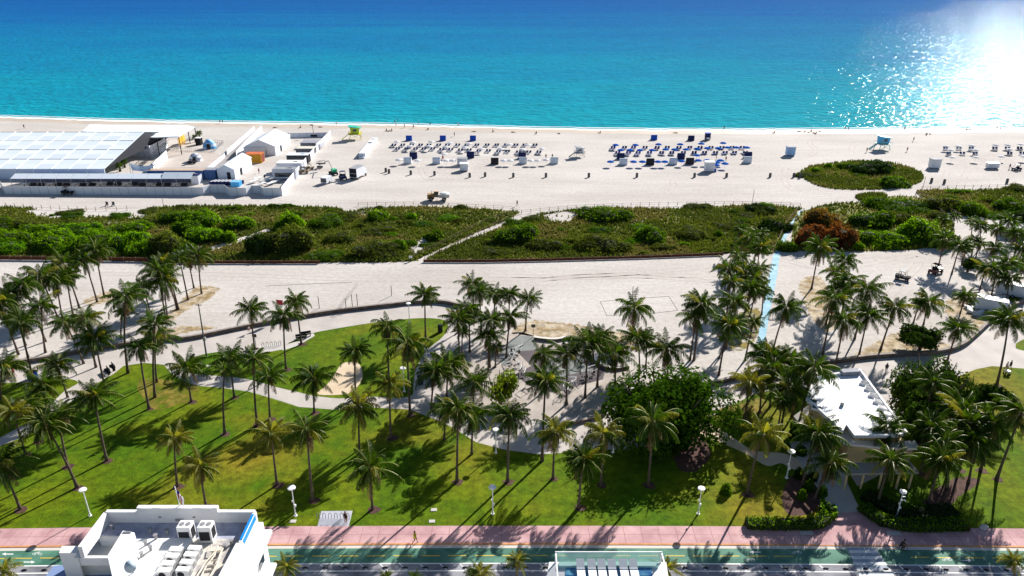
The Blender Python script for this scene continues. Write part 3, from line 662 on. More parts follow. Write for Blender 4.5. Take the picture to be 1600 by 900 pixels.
PALMS = [ # crown x, y, base x, y, zone, flags (y yellow, s small)
 (133, 405, 152, 472, 'sandL', ''), (149, 392, 163, 463, 'sandL', ''), (98, 414, 124, 481, 'sandL', ''), (89, 439, 98, 498, 'sandL', ''), (102, 430, 114, 491, 'sandL', ''),
 (61, 432, 94, 506, 'sandL', ''), (36, 446, 71, 534, 'sandL', ''), (64, 479, 71, 551, 'sandL', ''), (29, 494, 44, 558, 'sandL', ''), (34, 503, 53, 596, 'promL', ''),
 (13, 460, 40, 540, 'sandL', ''), (0, 472, 29, 554, 'sandL', ''), (102, 505, 131, 568, 'promL', ''), (133, 498, 150, 574, 'promL', ''), (150, 528, 165, 609, 'promL', ''),
 (196, 465, 200, 583, 'promL', ''), (192, 488, 189, 528, 'sandL', 's'), (223, 450, 235, 490, 'sandL', ''), (250, 410, 277, 483, 'sandL', ''), (262, 418, 279, 484, 'sandL', 's'),
 (257, 439, 262, 498, 'sandL', ''), (247, 425, 259, 499, 'sandL', ''), (281, 403, 294, 469, 'sandL', ''), (294, 402, 303, 450, 'sandL', ''), (310, 398, 315, 459, 'sandL', ''),
 (240, 507, 242, 621, 'promL', ''), (216, 545, 233, 639, 'lawnF', ''), (243, 528, 245, 597, 'promL', ''), (89, 570, 106, 621, 'promL', ''), (293, 572, 299, 628, 'lawnF', ''),
 (4, 574, 2, 625, 'promL', ''), (66, 603, 78, 668, 'lawnF', ''), (73, 662, 121, 762, 'lawnF', ''), (89, 650, 106, 729, 'lawnF', ''), (147, 618, 167, 720, 'lawnF', ''),
 (22, 640, 40, 710, 'lawnF', 'y'), (3, 724, 32, 796, 'lawnF', ''), (272, 684, 277, 760, 'lawnF', 'y'), (313, 728, 322, 792, 'lawnF', 'y'),
 (48, 632, 60, 690, 'lawnF', ''),
 (392, 484, 398, 545, 'lawnC', ''), (444, 492, 447, 578, 'lawnC', ''), (463, 470, 471, 538, 'lawnC', ''), (398, 557, 402, 664, 'lawnF', ''), (359, 560, 366, 621, 'lawnF', ''),
 (349, 580, 351, 678, 'lawnF', 's'), (419, 588, 422, 655, 'lawnF', ''), (490, 593, 491, 645, 'lawnF', ''), (554, 550, 556, 621, 'lawnC', ''), (605, 512, 608, 598, 'lawnC', ''),
 (609, 600, 611, 684, 'lawnF', 'y'), (560, 638, 562, 709, 'lawnF', 'y'), (423, 678, 433, 758, 'lawnF', 'y'), (479, 672, 489, 782, 'lawnF', ''), (579, 730, 582, 796, 'lawnF', ''),
 (664, 459, 665, 529, 'lawnC', ''), (636, 538, 641, 649, 'lawnC', ''),
 (716, 498, 718, 563, 'gym', ''), (733, 486, 734, 550, 'gym', ''), (749, 455, 752, 523, 'gym', ''), (738, 443, 741, 505, 'gym', ''), (773, 461, 772, 512, 'gym', ''), (796, 460, 795, 515, 'gym', ''),
 (826, 468, 821, 517, 'gym', ''), (798, 494, 791, 559, 'gym', ''), (722, 519, 722, 562, 'gym', 's'), (767, 500, 765, 574, 'gym', ''), (763, 525, 763, 581, 'gym', ''), (775, 541, 774, 574, 'gym', 's'),
 (701, 570, 698, 621, 'gym', ''), (680, 580, 674, 639, 'gym', ''), (741, 595, 740, 652, 'gym', ''), (698, 640, 694, 687, 'gym', ''), (716, 642, 714, 753, 'lawnF', ''), (740, 650, 737, 710, 'gym', ''),
 (796, 648, 793, 753, 'lawnF', ''), (852, 594, 847, 720, 'court', ''), (849, 554, 850, 612, 'court', ''), (886, 553, 885, 632, 'court', ''), (919, 537, 914, 621, 'court', ''), (938, 526, 933, 605, 'court', ''),
 (961, 554, 961, 602, 'court', ''), (992, 484, 987, 528, 'court', ''), (997, 530, 999, 580, 'court', ''), (1011, 528, 1009, 575, 'court', 's'), (1042, 545, 1043, 592, 'court', ''),
 (867, 676, 864, 748, 'lawnR', 'y'), (911, 714, 904, 793, 'lawnR', ''), (942, 675, 939, 758, 'lawnR', 'y'), (1020, 660, 1013, 758, 'lawnR', ''), (1191, 678, 1167, 772, 'lawnR', 'y'),
 (1089, 494, 1078, 563, 'mat', ''), (1095, 474, 1084, 563, 'mat', ''), (1139, 508, 1123, 586, 'mat', ''), (1136, 530, 1124, 560, 'mat', 's'), (1178, 503, 1164, 563, 'mat', 's'), (1147, 472, 1134, 545, 'mat', ''),
 (1157, 357, 1143, 396, 'mat', ''), (1160, 380, 1154, 420, 'mat', 's'), (1187, 366, 1178, 412, 'mat', ''), (1188, 388, 1180, 440, 'mat', ''), (1171, 372, 1160, 425, 'mat', ''), (1156, 403, 1146, 455, 'mat', ''),
 (1139, 420, 1128, 478, 'mat', ''), (1142, 440, 1134, 500, 'mat', ''), (1166, 423, 1158, 475, 'mat', ''), (1187, 420, 1179, 470, 'mat', ''), (1183, 448, 1172, 493, 'mat', ''), (1172, 452, 1161, 500, 'mat', ''), (1192, 456, 1190, 492, 'mat', 's'),
 (1178, 435, 1168, 484, 'mat', ''),
 (1227, 480, 1208, 546, 'sandR', ''), (1280, 386, 1268, 451, 'sandR', ''), (1320, 407, 1308, 470, 'sandR', ''), (1307, 425, 1295, 488, 'sandR', ''), (1325, 441, 1312, 505, 'sandR', ''), (1304, 468, 1285, 554, 'sandR', ''),
 (1310, 450, 1290, 507, 'sandR', ''), (1321, 503, 1304, 576, 'sandR', ''), (1357, 455, 1335, 530, 'sandR', ''), (1357, 495, 1342, 556, 'sandR', ''), (1398, 480, 1376, 546, 'sandR', ''), (1437, 474, 1427, 505, 'sandR', 's'),
 (1452, 474, 1443, 507, 'sandR', ''), (1510, 464, 1500, 490, 'far', ''), (1496, 513, 1480, 564, 'sandR', ''), (1575, 500, 1557, 603, 'pavR', ''),
 (1475, 373, 1466, 417, 'far', ''), (1501, 384, 1487, 428, 'far', ''), (1509, 390, 1503, 410, 'far', 's'), (1476, 343, 1474, 372, 'far', 's'), (1493, 339, 1487, 366, 'far', 's'), (1533, 353, 1530, 388, 'far', ''),
 (1577, 346, 1572, 376, 'far', ''), (1557, 356, 1555, 384, 'far', ''), (1522, 373, 1517, 402, 'far', 's'), (1530, 379, 1524, 404, 'far', 's'), (1553, 386, 1549, 425, 'far', ''), (1538, 418, 1531, 452, 'far', ''),
 (1575, 411, 1568, 455, 'far', ''), (1578, 436, 1572, 470, 'far', ''), (1557, 425, 1549, 462, 'far', ''), (1599, 387, 1592, 408, 'far', ''), (1602, 414, 1591, 444, 'far', ''), (1520, 345, 1517, 375, 'far', 's'),
 (1590, 365, 1586, 395, 'far', ''),
 (1192, 553, 1184, 608, 'pav', ''), (1207, 577, 1203, 636, 'pav', ''), (1236, 559, 1226, 620, 'pav', ''), (1271, 576, 1248, 664, 'pav', ''), (1172, 597, 1163, 657, 'pav', 'y'), (1231, 604, 1221, 664, 'pav', ''),
 (1250, 588, 1238, 650, 'pav', ''), (1213, 560, 1205, 615, 'pav', ''), (1190, 595, 1187, 645, 'pav', 's'), (1222, 625, 1212, 690, 'pav', 's'), (1277, 676, 1252, 762, 'pav', ''), (1297, 722, 1272, 782, 'pav', ''),
 (1388, 672, 1378, 735, 'pavR', ''), (1394, 722, 1371, 787, 'pavR', ''), (1455, 596, 1440, 690, 'pavR', ''), (1455, 668, 1438, 740, 'pavR', ''), (1503, 640, 1490, 712, 'pavR', ''),
 (1513, 658, 1498, 735, 'pavR', ''), (1468, 716, 1450, 786, 'pavR', ''), (1474, 690, 1480, 762, 'pavR', ''), (1520, 690, 1513, 754, 'pavR', ''), (1549, 658, 1532, 735, 'pavR', ''), (1598, 645, 1557, 749, 'pavR', ''),
 
 (447, 884, 444, 958, 'street', 'y'), (604, 899, 603, 958, 'street', 's'), (648, 900, 647, 962, 'street', 's'), (738, 897, 737, 962, 'street', 's'), (752, 898, 751, 966, 'street', 'y'), (808, 874, 806, 950, 'street', 'y'),
 (1042, 890, 1040, 960, 'street', 'y'), (1588, 880, 1582, 955, 'street', 'y'), (8, 888, 14, 955, 'street', 'y'), (905, 905, 905, 975, 'street', 's'),
]
rp = random.Random(21)
PALM_BASES = []
for i, (cx, cy_, bx, by, zone, fl) in enumerate(PALMS):
    g = P(bx, by); c = PY(cx, cy_, g.y)
    H = c.z; dx = c.x - g.x
    e = empty('palm_tree', g)
    top = Vector((dx, rp.uniform(-.4, .4), H - .15)); bend = rp.uniform(.25, .6)
    mid = Vector((dx * (.5 - bend * .6) , top.y * .3, H * .5)); n = 9; pts = []; rad = []
    r0 = .125 + .005 * H
    for k in range(n + 1):
        t = k / n
        pts.append(Vector((0, 0, -.1)) * (1 - t) ** 2 + mid * 2 * t * (1 - t) + top * t * t)
        rad.append((r0 * (1.55 if k == 0 else (1.15 if k == 1 else 1))) * (1 - .42 * t))
    mb = MB().tube(pts, rad, 8); mb.build('trunk', M_trunk, e, smooth=True)
    pool = CR_Y if 'y' in fl else CROWNS
    me = pool[rp.randrange(len(pool))]
    k = link('crown', me, e, top + Vector((0, 0, .1)), rp.uniform(0, 6.28))
    s = (.62 if 's' in fl else 1.0) * rp.uniform(.82, 1.12) * (.5 if zone == 'street' else .96 if zone not in ('far', 'mat') else .86)
    k.scale = (s, s, s * rp.uniform(.9, 1.1)); k.rotation_euler = (rp.uniform(-.12, .12), rp.uniform(-.12, .12), k.rotation_euler[2])
    look = ('small ' if 's' in fl else 'tall ' if H > 11.5 else '') + ('yellowing ' if 'y' in fl else '')
    line_up(e, 'palm' + zone, look + 'palm ' + GRP[zone][0] + ', %s', 'palm tree', GRP[zone][1], x=bx)
    if zone in ('lawnF', 'lawnR', 'pavR') or (zone == 'lawnC'): PALM_BASES.append(g)
mb = MB()
for g in PALM_BASES:
    r = rp.uniform(.5, .85); mb.face([(g.x + .15 + r * (1 + .2 * math.sin(3 * a + g.x) + .1 * math.sin(5 * a)) * math.cos(a), g.y - .1 + r * .9 * math.sin(a), .040) for a in [k * math.pi / 9 for k in range(18)]])
mb.build('mulch_rings', M_mulch)['kind'] = 'structure'

# ------------------------------------------------------------------ trees and shrubs made of leaf clumps
def leaf_ball(seed, n, leaf, lobes, core=True, rough=.22, flat=True):
    """unit hemisphere-ish dome (radius 1, height 1) covered in leaf quads; a solid core inside, painted dark as inner shade"""
    rg = random.Random(seed); mb = MB()
    L = [(0, 0, .0, 1.0)] if lobes == 0 else []
    for i in range(lobes):
        a = rg.uniform(0, 6.28); d = math.sqrt(rg.random()) * .62
        L.append((math.cos(a) * d * 1.15, math.sin(a) * d * 1.15, rg.uniform(.05, .62) * (1 - d * .6), rg.uniform(.16, .40)))
    if lobes: L.append((0, 0, .05, .72 if core else .5))
    tot = sum(l[3] ** 2 for l in L)
    for lx, ly, lz, lr in L:
        k = int(n * lr * lr / tot)
        for _ in range(k):
            u = rg.uniform(-.35 if lobes else -.05, 1); ph = rg.uniform(0, 6.283); s = math.sqrt(max(0, 1 - u * u))
            nrm = Vector((s * math.cos(ph), s * math.sin(ph), u))
            nz = noise.noise(nrm * 2.6 + Vector((seed * 3.1 + lx * 7, ly * 5, 0)))
            rr = lr * (1 + rough * nz + rg.uniform(-.13, .06))
            p = Vector((lx, ly, lz)) + nrm * rr
            if p.z < 0.0: p.z = rg.uniform(0, .1)
            q = (nrm + Vector((rg.uniform(-.8, .8), rg.uniform(-.8, .8), rg.uniform(-.3, .9)))).normalized()
            t1 = q.orthogonal().normalized(); t1 = (Matrix.Rotation(rg.uniform(0, 6.28), 3, q) @ t1); t2 = q.cross(t1)
            a = leaf * rg.uniform(.6, 1.3); b = a * .62
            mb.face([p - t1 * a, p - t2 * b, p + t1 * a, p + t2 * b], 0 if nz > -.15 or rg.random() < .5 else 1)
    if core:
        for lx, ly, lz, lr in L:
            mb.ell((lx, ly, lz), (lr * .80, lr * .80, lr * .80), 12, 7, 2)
    return mb
M_core = mat('inner_shade', (.022, .030, .010), .95)  # dark colour of the solid cores, painted in for shade within the foliage
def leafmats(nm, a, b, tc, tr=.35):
    return [mat(nm, a, .95, rnd=.22, transl=tr, tcol=tc, spec=.0), mat(nm + '_b', b, .95, rnd=.22, transl=tr, tcol=tuple(v * .7 for v in tc), spec=.0), M_core]
LM = {'bright': leafmats('leaf_bright', (.085, .19, .005), (.05, .13, .005), (.24, .46, .01), .5),
      'green': leafmats('leaf_green', (.055, .12, .006), (.03, .07, .006), (.16, .31, .01), .45),
      'olive': leafmats('leaf_olive', (.065, .09, .014), (.045, .065, .012), (.2, .25, .02), .4),
      'brown': leafmats('leaf_brown', (.10, .038, .012), (.06, .05, .010), (.30, .10, .02), .38),
      'orange': leafmats('leaf_orange', (.10, .058, .010), (.065, .085, .010), (.30, .15, .02), .38),
      'lime': leafmats('leaf_lime', (.09, .15, .01), (.05, .10, .008), (.28, .40, .02), .5),
      'dark': leafmats('leaf_dark', (.022, .05, .008), (.012, .028, .006), (.06, .13, .01), .3),
      'tree': leafmats('leaf_tree', (.030, .066, .005), (.011, .026, .003), (.08, .17, .005), .34)}
BALLS = [(leaf_ball(31 + i, 6500, .045, 22, rough=.4), i) for i in range(4)]
SMALLB = [(leaf_ball(51 + i, 1500, .085, 5), i) for i in range(3)]
FLATB = [(leaf_ball(71 + i, 4200, .045, 14, rough=.35), i) for i in range(2)]
_mc = {}
def ball_mesh(pool, idx, kind):
    k = (id(pool), idx, kind)
    if k not in _mc: _mc[k] = pool[idx][0].mesh('leaves', LM[kind])
    return _mc[k]
rs = random.Random(5)
KW = {'tree': 'dark green', 'bright': 'bright green', 'green': 'green', 'olive': 'olive green', 'brown': 'reddish brown', 'orange': 'orange tinged', 'dark': 'dark green'}
def shrub(x0, x1, yt, yb, kind, zone, asp=.85, name='sea_grape_shrub'):
    xm = (x0 + x1) / 2; f = P(xm, yb); s = pxm(xm, yb); rx = (x1 - x0) / 2 / s; ry = rx * asp
    # depth limited so the dome's front foot and its top both fall where seen
    c = Vector((f.x * (f.y + ry) / f.y, f.y + ry, 0))
    h = PY(xm, yt, c.y + ry * .25).z
    if h < .9:   # mostly flat: shrink the depth
        ry = rx * .35; c.y = f.y + ry; h = max(.8, PY(xm, yt, c.y + ry * .3).z)
    h = min(h, 7.5)
    pool = SMALLB if rx < 3.0 else BALLS
    e = empty(name, (c.x, c.y, 0)); o = link('foliage', ball_mesh(pool, rs.randrange(len(pool)), kind), e, (0, 0, -.05), rs.uniform(0, 6.28))
    # the leaf mesh is rotated, so scale on the parent
    e.scale = (rx, ry, h / .98)
    sz = 'large' if rx > 6 else 'small' if rx < 3 else 'medium'
    line_up(e, zone + kind + name, f'{sz} {KW[kind]} ' + ('bushy plant ' if name == 'dune_shrub' else 'rounded shrub ') + f'{ZN[zone]}, %s', 'shrub', 'shrubs ' + ZN[zone], x=xm)
    return e
ZN = {'dl': 'on the left dune below the tents', 'dm': 'on the dune between the two sand paths', 'dr': 'on the dune left of the blue mat', 'dc': 'in the thicket right of the blue mat',
      'df': 'on the far right dune', 'is': 'on the isolated grassy beach mound', 'pk': 'around the pavilion planting beds'}
S_ = [(-30, 40, 335, 372, 'green', 'dl'), (35, 100, 345, 376, 'bright', 'dl'), (85, 165, 343, 378, 'bright', 'dl'), (160, 242, 341, 376, 'bright', 'dl'), (95, 135, 331, 345, 'green', 'dl'), (165, 205, 330, 345, 'green', 'dl'),
      (250, 300, 323, 352, 'green', 'dl'), (285, 350, 322, 360, 'bright', 'dl'), (345, 405, 330, 362, 'bright', 'dl'), (-20, 60, 352, 392, 'bright', 'dl'), (50, 135, 350, 396, 'bright', 'dl'), (120, 200, 352, 397, 'bright', 'dl'),
      (178, 245, 352, 398, 'bright', 'dl'), (232, 300, 350, 402, 'olive', 'dl'), (290, 355, 346, 385, 'bright', 'dl'), (-30, 60, 368, 403, 'bright', 'dl'), (55, 130, 375, 403, 'bright', 'dl'), (140, 205, 372, 404, 'bright', 'dl'),
      (195, 245, 368, 404, 'bright', 'dl'), (250, 310, 370, 402, 'green', 'dl'), (270, 320, 338, 372, 'green', 'dl'), (0, 50, 338, 365, 'olive', 'dl'), (345, 375, 355, 382, 'bright', 'dl'),
      (425, 482, 322, 365, 'bright', 'dm'), (478, 545, 332, 360, 'green', 'dm'), (570, 612, 323, 348, 'bright', 'dm'), (628, 657, 329, 347, 'bright', 'dm'), (405, 500, 343, 405, 'olive', 'dm'), (385, 432, 355, 402, 'dark', 'dm'),
      (478, 540, 388, 411, 'green', 'dm'), (545, 638, 370, 410, 'olive', 'dm'), (605, 642, 368, 396, 'green', 'dm'), (662, 700, 355, 380, 'green', 'dm'), (500, 560, 360, 384, 'olive', 'dm'), (560, 620, 352, 372, 'olive', 'dm'), (700, 730, 338, 352, 'olive', 'dm'),
      (768, 846, 341, 386, 'green', 'dr'), (896, 990, 317, 352, 'green', 'dr'), (810, 850, 335, 348, 'olive', 'dr'), (893, 992, 362, 402, 'olive', 'dr'), (988, 1048, 348, 385, 'green', 'dr'), (1045, 1108, 350, 378, 'olive', 'dr'),
      (1110, 1132, 357, 372, 'green', 'dr'), (1108, 1122, 368, 378, 'olive', 'dr'), (1160, 1213, 314, 336, 'dark', 'dr'), (1180, 1240, 337, 366, 'dark', 'dr'), (1205, 1246, 370, 396, 'green', 'dr'), (820, 880, 368, 396, 'olive', 'dr'), (740, 800, 385, 404, 'olive', 'dr'),
      (1000, 1060, 378, 394, 'olive', 'dr'), (915, 960, 352, 368, 'green', 'dr'),
      (1250, 1312, 317, 358, 'orange', 'dc'), (1236, 1296, 338, 391, 'brown', 'dc'), (1280, 1340, 340, 392, 'brown', 'dc'), (1305, 1342, 350, 385, 'orange', 'dc'), (1318, 1402, 323, 362, 'green', 'dc'), (1342, 1452, 306, 338, 'green', 'dc'),
      (1338, 1425, 355, 393, 'bright', 'dc'), (1395, 1480, 333, 388, 'bright', 'dc'), (1435, 1488, 350, 391, 'green', 'dc'), (1318, 1352, 372, 393, 'bright', 'dc'), (1375, 1425, 326, 352, 'olive', 'dc'), (1440, 1478, 326, 344, 'olive', 'dc'),
      (1440, 1505, 302, 333, 'olive', 'df'), (1480, 1545, 309, 340, 'green', 'df'), (1530, 1556, 307, 320, 'olive', 'df'), (1548, 1605, 306, 334, 'green', 'df'), (1530, 1610, 330, 350, 'green', 'df'), (1575, 1640, 318, 352, 'dark', 'df'),
      (1318, 1396, 245, 276, 'dark', 'is'), (1370, 1421, 270, 296, 'green', 'is'), (1283, 1303, 252, 264, 'bright', 'is'), (1261, 1286, 259, 271, 'bright', 'is'), (1300, 1313, 268, 275, 'bright', 'is'), (1300, 1340, 252, 266, 'green', 'is'),
      (1236, 1256, 724, 752, 'dark', 'pk'), (1256, 1278, 728, 756, 'dark', 'pk'), (1250, 1274, 745, 772, 'green', 'pk'), (1272, 1294, 752, 780, 'green', 'pk'), (1240, 1262, 760, 785, 'green', 'pk'),
      (1218, 1236, 676, 708, 'green', 'pk'), (1238, 1262, 690, 716, 'dark', 'pk'), (1230, 1250, 655, 690, 'dark', 'pk'), (1400, 1422, 780, 806, 'green', 'pk'), (1120, 1146, 750, 778, 'green', 'pk')]
for a in S_: shrub(*a)
rr_ = random.Random(77)
for zone, Z, cnt in (('dl', DUNE_A, 30), ('dm', DUNE_A, 40), ('dr', DUNE_B, 44), ('df', DUNE_D, 8), ('is', ISLE, 4)):
    k = 0
    while k < cnt:
        x, y = rr_.uniform(0, 1600), rr_.uniform(255, 404)
        if not inpoly(x, y, Z) or (zone == 'dl' and x > 400) or (zone == 'dm' and x < 420): continue
        w_ = rr_.uniform(5, 24); shrub(x - w_, x + w_, y - w_ * rr_.uniform(.3, .7), y + 2, rr_.choice(('olive', 'green', 'olive', 'bright')), zone, name='dune_shrub'); k += 1

def hedge(pts, name, label, w_, h, kind):
    """clipped hedge following a line: leaves over a solid run"""
    rg = random.Random(len(pts) * 7 + int(pts[0][0])); q = [P(a, b) for a, b in smooth_px(pts, 5, False)]; mb = MB()
    for i in range(len(q) - 1):
        a, b = q[i], q[i + 1]; d = b - a; ln = d.length; n = int(ln * (w_ + 2 * h) * 42)
        nn = Vector((-d.y, d.x, 0)).normalized()
        for _ in range(n):
            t = rg.random(); u = rg.uniform(-1, 1); s = rg.choice((0, 1, 1, 2))
            if s == 1: off, z = u * w_ / 2, h + .12 * noise.noise(Vector((a.x + t, a.y, u)) * 2)
            else: off, z = (w_ / 2 if s == 0 else -w_ / 2), rg.uniform(.05, h)
            p = a + d * t + nn * (off + rg.uniform(-.1, .1)); p.z = z + rg.uniform(-.08, .1)
            v = Vector((rg.uniform(-1, 1), rg.uniform(-1, 1), rg.uniform(-.4, 1.2))).normalized(); t1 = v.orthogonal().normalized(); t2 = v.cross(t1); r = rg.uniform(.09, .17)
            mb.face([p - t1 * r, p - t2 * r * .6, p + t1 * r, p + t2 * r * .6], 0 if rg.random() < .7 else 1)
        c = (a + b) / 2; mb.box((c.x, c.y, h * .45), (ln * 1.05, w_ * .8, h * .85), math.atan2(d.y, d.x), 2)
    o = mb.build(name, LM[kind]); tag(o, label, 'hedge')
hedge([(1165, 822), (1200, 823), (1240, 823), (1275, 822), (1298, 806)], 'clipped_hedge', 'low clipped hedge left of the pavilion walk along the pink sidewalk', 1.5, .9, 'green')
hedge([(1280, 795), (1296, 800), (1292, 812)], 'clipped_hedge', 'bright stub of hedge at the left corner of the entry walk', 1.4, .9, 'bright')
hedge([(1347, 795), (1362, 808), (1385, 820), (1420, 825), (1460, 825), (1505, 824)], 'clipped_hedge', 'curving clipped hedge right of the pavilion walk', 1.6, .9, 'green')
hedge([(1350, 775), (1400, 800), (1450, 806), (1490, 800)], 'clipped_hedge', 'dark planting behind the curving hedge right of the pavilion walk', 2.2, .7, 'dark')
hedge([(1478, 824), (1512, 826)], 'clipped_hedge', 'short reddish clump of groundcover at the hedge right end', 1.2, .5, 'brown')

def broad_tree(x0, x1, yt, ybase, kind, label, hmul=1.0, name='broadleaf_tree', crown_lo=1.6, asp=.9):
    xm = (x0 + x1) / 2; s = pxm(xm, ybase); rx = (x1 - x0) / 2 / s * 1.02; g = P(xm, ybase); rg = random.Random(int(x0))
    top = PY(xm, yt, g.y + rx * .25).z
    e = empty(name, g); mb = MB()
    for k in range(5):
        a = k * 1.26 + .4; r = rx * .5
        mb.tube([(0, 0, 0), (math.cos(a) * r * .25, math.sin(a) * r * .25, crown_lo), (math.cos(a) * r, math.sin(a) * r, top * .6), (math.cos(a) * r * 1.25, math.sin(a) * r * 1.25, top * .8)], [.28, .2, .12, .04], 7)
    mb.build('trunk', mat('bark', c255(112, 98, 84), .95, c255(80, 70, 60), 2), e, smooth=True)
    B = leaf_ball(int(x0) + 9, 20000 if rx > 6 else (2600 if kind == 'lime' else 6000), .026 if rx > 6 else .055, 30 if rx > 6 else 16, core=False, rough=.45)
    h = top - crown_lo
    B.v = [(x * rx, y * rx * asp, crown_lo + z * h / .95) for x, y, z in B.v]
    # a second, inner layer, all darker leaves, paints depth shade without a solid shell
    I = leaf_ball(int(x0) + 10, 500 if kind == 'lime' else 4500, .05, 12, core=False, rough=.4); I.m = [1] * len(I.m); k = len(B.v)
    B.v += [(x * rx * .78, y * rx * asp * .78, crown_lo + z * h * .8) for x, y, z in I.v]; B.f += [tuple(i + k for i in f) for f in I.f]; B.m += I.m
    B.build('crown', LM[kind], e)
    tag(e, label, 'tree'); return e
broad_tree(926, 1134, 560, 680, 'tree', 'huge round broadleaf tree with dense dark green crown beside the exercise court')
broad_tree(1372, 1512, 545, 655, 'dark', 'large dark leafy tree right of the white pavilion roof')
broad_tree(1402, 1472, 502, 546, 'dark', 'small round dark tree on the sand just behind the stone wall')
broad_tree(752, 812, 572, 632, 'lime', 'light green open crowned tree left of the exercise court frames', crown_lo=1.2)
broad_tree(1495, 1528, 400, 424, 'dark', 'little dark ball shaped tree beside the parked maroon cart', crown_lo=1.0)
broad_tree(1505, 1580, 595, 645, 'dark', 'leafy dark tree at the edge of the right hand lawn')
broad_tree(1400, 1470, 620, 700, 'dark', 'shaded dark tree filling the gap between pavilion and right palms')
# ------------------------------------------------------------------ small makers
M_steel = mat('galvanised', (.35, .35, .36), .45, metal=.4)
M_wwall = mat('white_wall', c255(226, 228, 234), .7, c255(212, 216, 226), .2)
M_stucco = mat('white_stucco', (.78, .78, .78), .8, (.62, .62, .62), .35, bump=.15, bscale=3, detail=8, lo=.45, hi=.75)
M_teal = mat('teal_paint', c255(40, 168, 150), .5)
M_lime = mat('lime_paint', c255(170, 205, 60), .5)
M_sky = mat('sky_paint', c255(70, 170, 225), .5)
M_contY = mat('container_yellow', c255(205, 150, 30), .6, c255(180, 125, 25), .8)
M_contO = mat('container_orange', c255(208, 110, 60), .6, c255(180, 96, 60), .8)
M_contB = mat('container_blue', c255(60, 96, 150), .6, c255(80, 110, 160), .5)
M_tyre = mat('tyre', (.02, .02, .02), .8)
M_red = mat('red_cloth', (.45, .04, .05), .7)
M_tan = mat('tan_roof', c255(186, 168, 150), .85, c255(170, 150, 132), .6)
M_greyroof = mat('grey_roof', c255(150, 152, 160), .8, c255(130, 132, 142), .8)
M_bin = mat('bin_grey', c255(90, 90, 90), .7)

def solid(name, mb, m, loc, label, cat, rz=0, group=None, smooth=False):
    o = mb.build(name, m, None, loc, smooth=smooth)
    if rz: o.rotation_euler = (0, 0, rz)
    return tag(o, label, cat, group)
def T(name, loc, label, cat, rz=0, group=None): return tag(empty(name, loc, rz), label, cat, group)
def part(name, mb, m, par, label=None, smooth=False):
    o = mb.build(name, m, par, smooth=smooth)
    if label: o['label'] = label
    return o
def foot(x0, x1, yb):
    """near edge on the ground between two pixels -> middle, length"""
    a, b = P(x0, yb), P(x1, yb); return (a + b) / 2, (b - a).length

# lounge chairs: frame, bed, back
def lounger(m_c, m_f):
    def fn():
        e = empty('beach_lounger', (0, 0, 0))
        f = MB()
        for s in (-.3, .3):
            f.box((s, 0, .30), (.05, 1.9, .05))
            for y in (-.8, .7): f.box((s, y, .14), (.05, .05, .30))
        part('frame', f, m_f, e)
        part('seat_cushion', MB().box((0, -.35, .36), (.62, 1.25, .09)), m_c, e)
        part('backrest', MB().box((0, .58, .60), (.62, .09, .75), M=Matrix.Rotation(R(-42), 3, 'X')), m_c, e)
        return e
    return Proto(fn)
M_lcush = mat('lounger_dark', c255(66, 82, 118), .8, rnd=.2)
M_lcush_b = mat('lounger_navy', c255(40, 66, 130), .8, rnd=.2)
LG = lounger(M_lcush, M_white); LB = lounger(M_lcush_b, M_dark)
def umb(m_c, tilt=0, r=1.25, h=2.1):
    def fn():
        e = empty('beach_umbrella', (0, 0, 0)); part('pole', MB().tube([(0, 0, 0), (0, 0, h + .15)], .03, 6), M_white, e)
        c = MB(); n = 8
        for i in range(n):
            a0, a1 = i * 2 * math.pi / n, (i + 1) * 2 * math.pi / n
            p = lambda a, rr, z: (math.cos(a) * rr, math.sin(a) * rr, z)
            c.face([p(a0, r, h - .35), p(a1, r, h - .35), p(a1, r * .6, h - .08), p(a0, r * .6, h - .08)]); c.face([p(a0, r * .6, h - .08), p(a1, r * .6, h - .08), (0, 0, h + .1)])
            c.face([p(a0, r, h - .5), p(a1, r, h - .5), p(a1, r, h - .35), p(a0, r, h - .35)])
        part('canopy', c, m_c, e); return e
    return Proto(fn)
UW, UB = umb(mat('canopy_white', c255(228, 230, 236), .7, transl=.4)), umb(mat('canopy_blue', c255(36, 104, 200), .9, transl=.4, spec=0))
rb = random.Random(12)
def lrow(xs, y, proto, key, lab, grp, off=(-.45, .45)):
    for i, x in enumerate(xs):
        yy = y[i] if hasattr(y, '__len__') else y
        for o_ in off:
            g = P(x, yy + 2.5); o = proto.at((g.x + o_ * 1.15, g.y + rb.uniform(-.15, .15), 0), R(-24) + rb.uniform(-.08, .08), 1.2)
            line_up(o, key, lab, 'beach lounger', grp, x=x + o_)
A = [614, 628, 642, 656, 669, 684, 698, 714, 728, 744, 760, 775, 790, 805, 819, 835]
lrow(A, 227, LG, 'la1', 'dark beach lounger, row nearest the sea in the white umbrella area, %s', 'dark loungers in the left beach area')
lrow([620, 634, 648, 661, 675, 689, 703, 718, 732, 747, 762, 778, 792, 809, 825, 841], [233, 233, 233, 233, 233, 234, 234, 235, 235, 236, 236, 237, 237, 238, 238, 238], LG, 'la2',
     'dark beach lounger, second row from the sea in white umbrella area, %s', 'dark loungers in the left beach area')
lrow([957, 975, 989, 1007, 1026, 1042, 1060, 1077, 1093, 1110, 1127, 1143, 1159], 231, LB, 'lb1', 'navy beach lounger, row nearest the sea in the blue umbrella area, %s', 'navy loungers in the blue umbrella area')
lrow([964, 981, 996, 1014, 1033, 1049, 1067, 1084, 1100, 1117, 1132, 1147, 1164], 239, LB, 'lb2', 'navy beach lounger, second row from the sea in blue umbrella area, %s', 'navy loungers in the blue umbrella area')
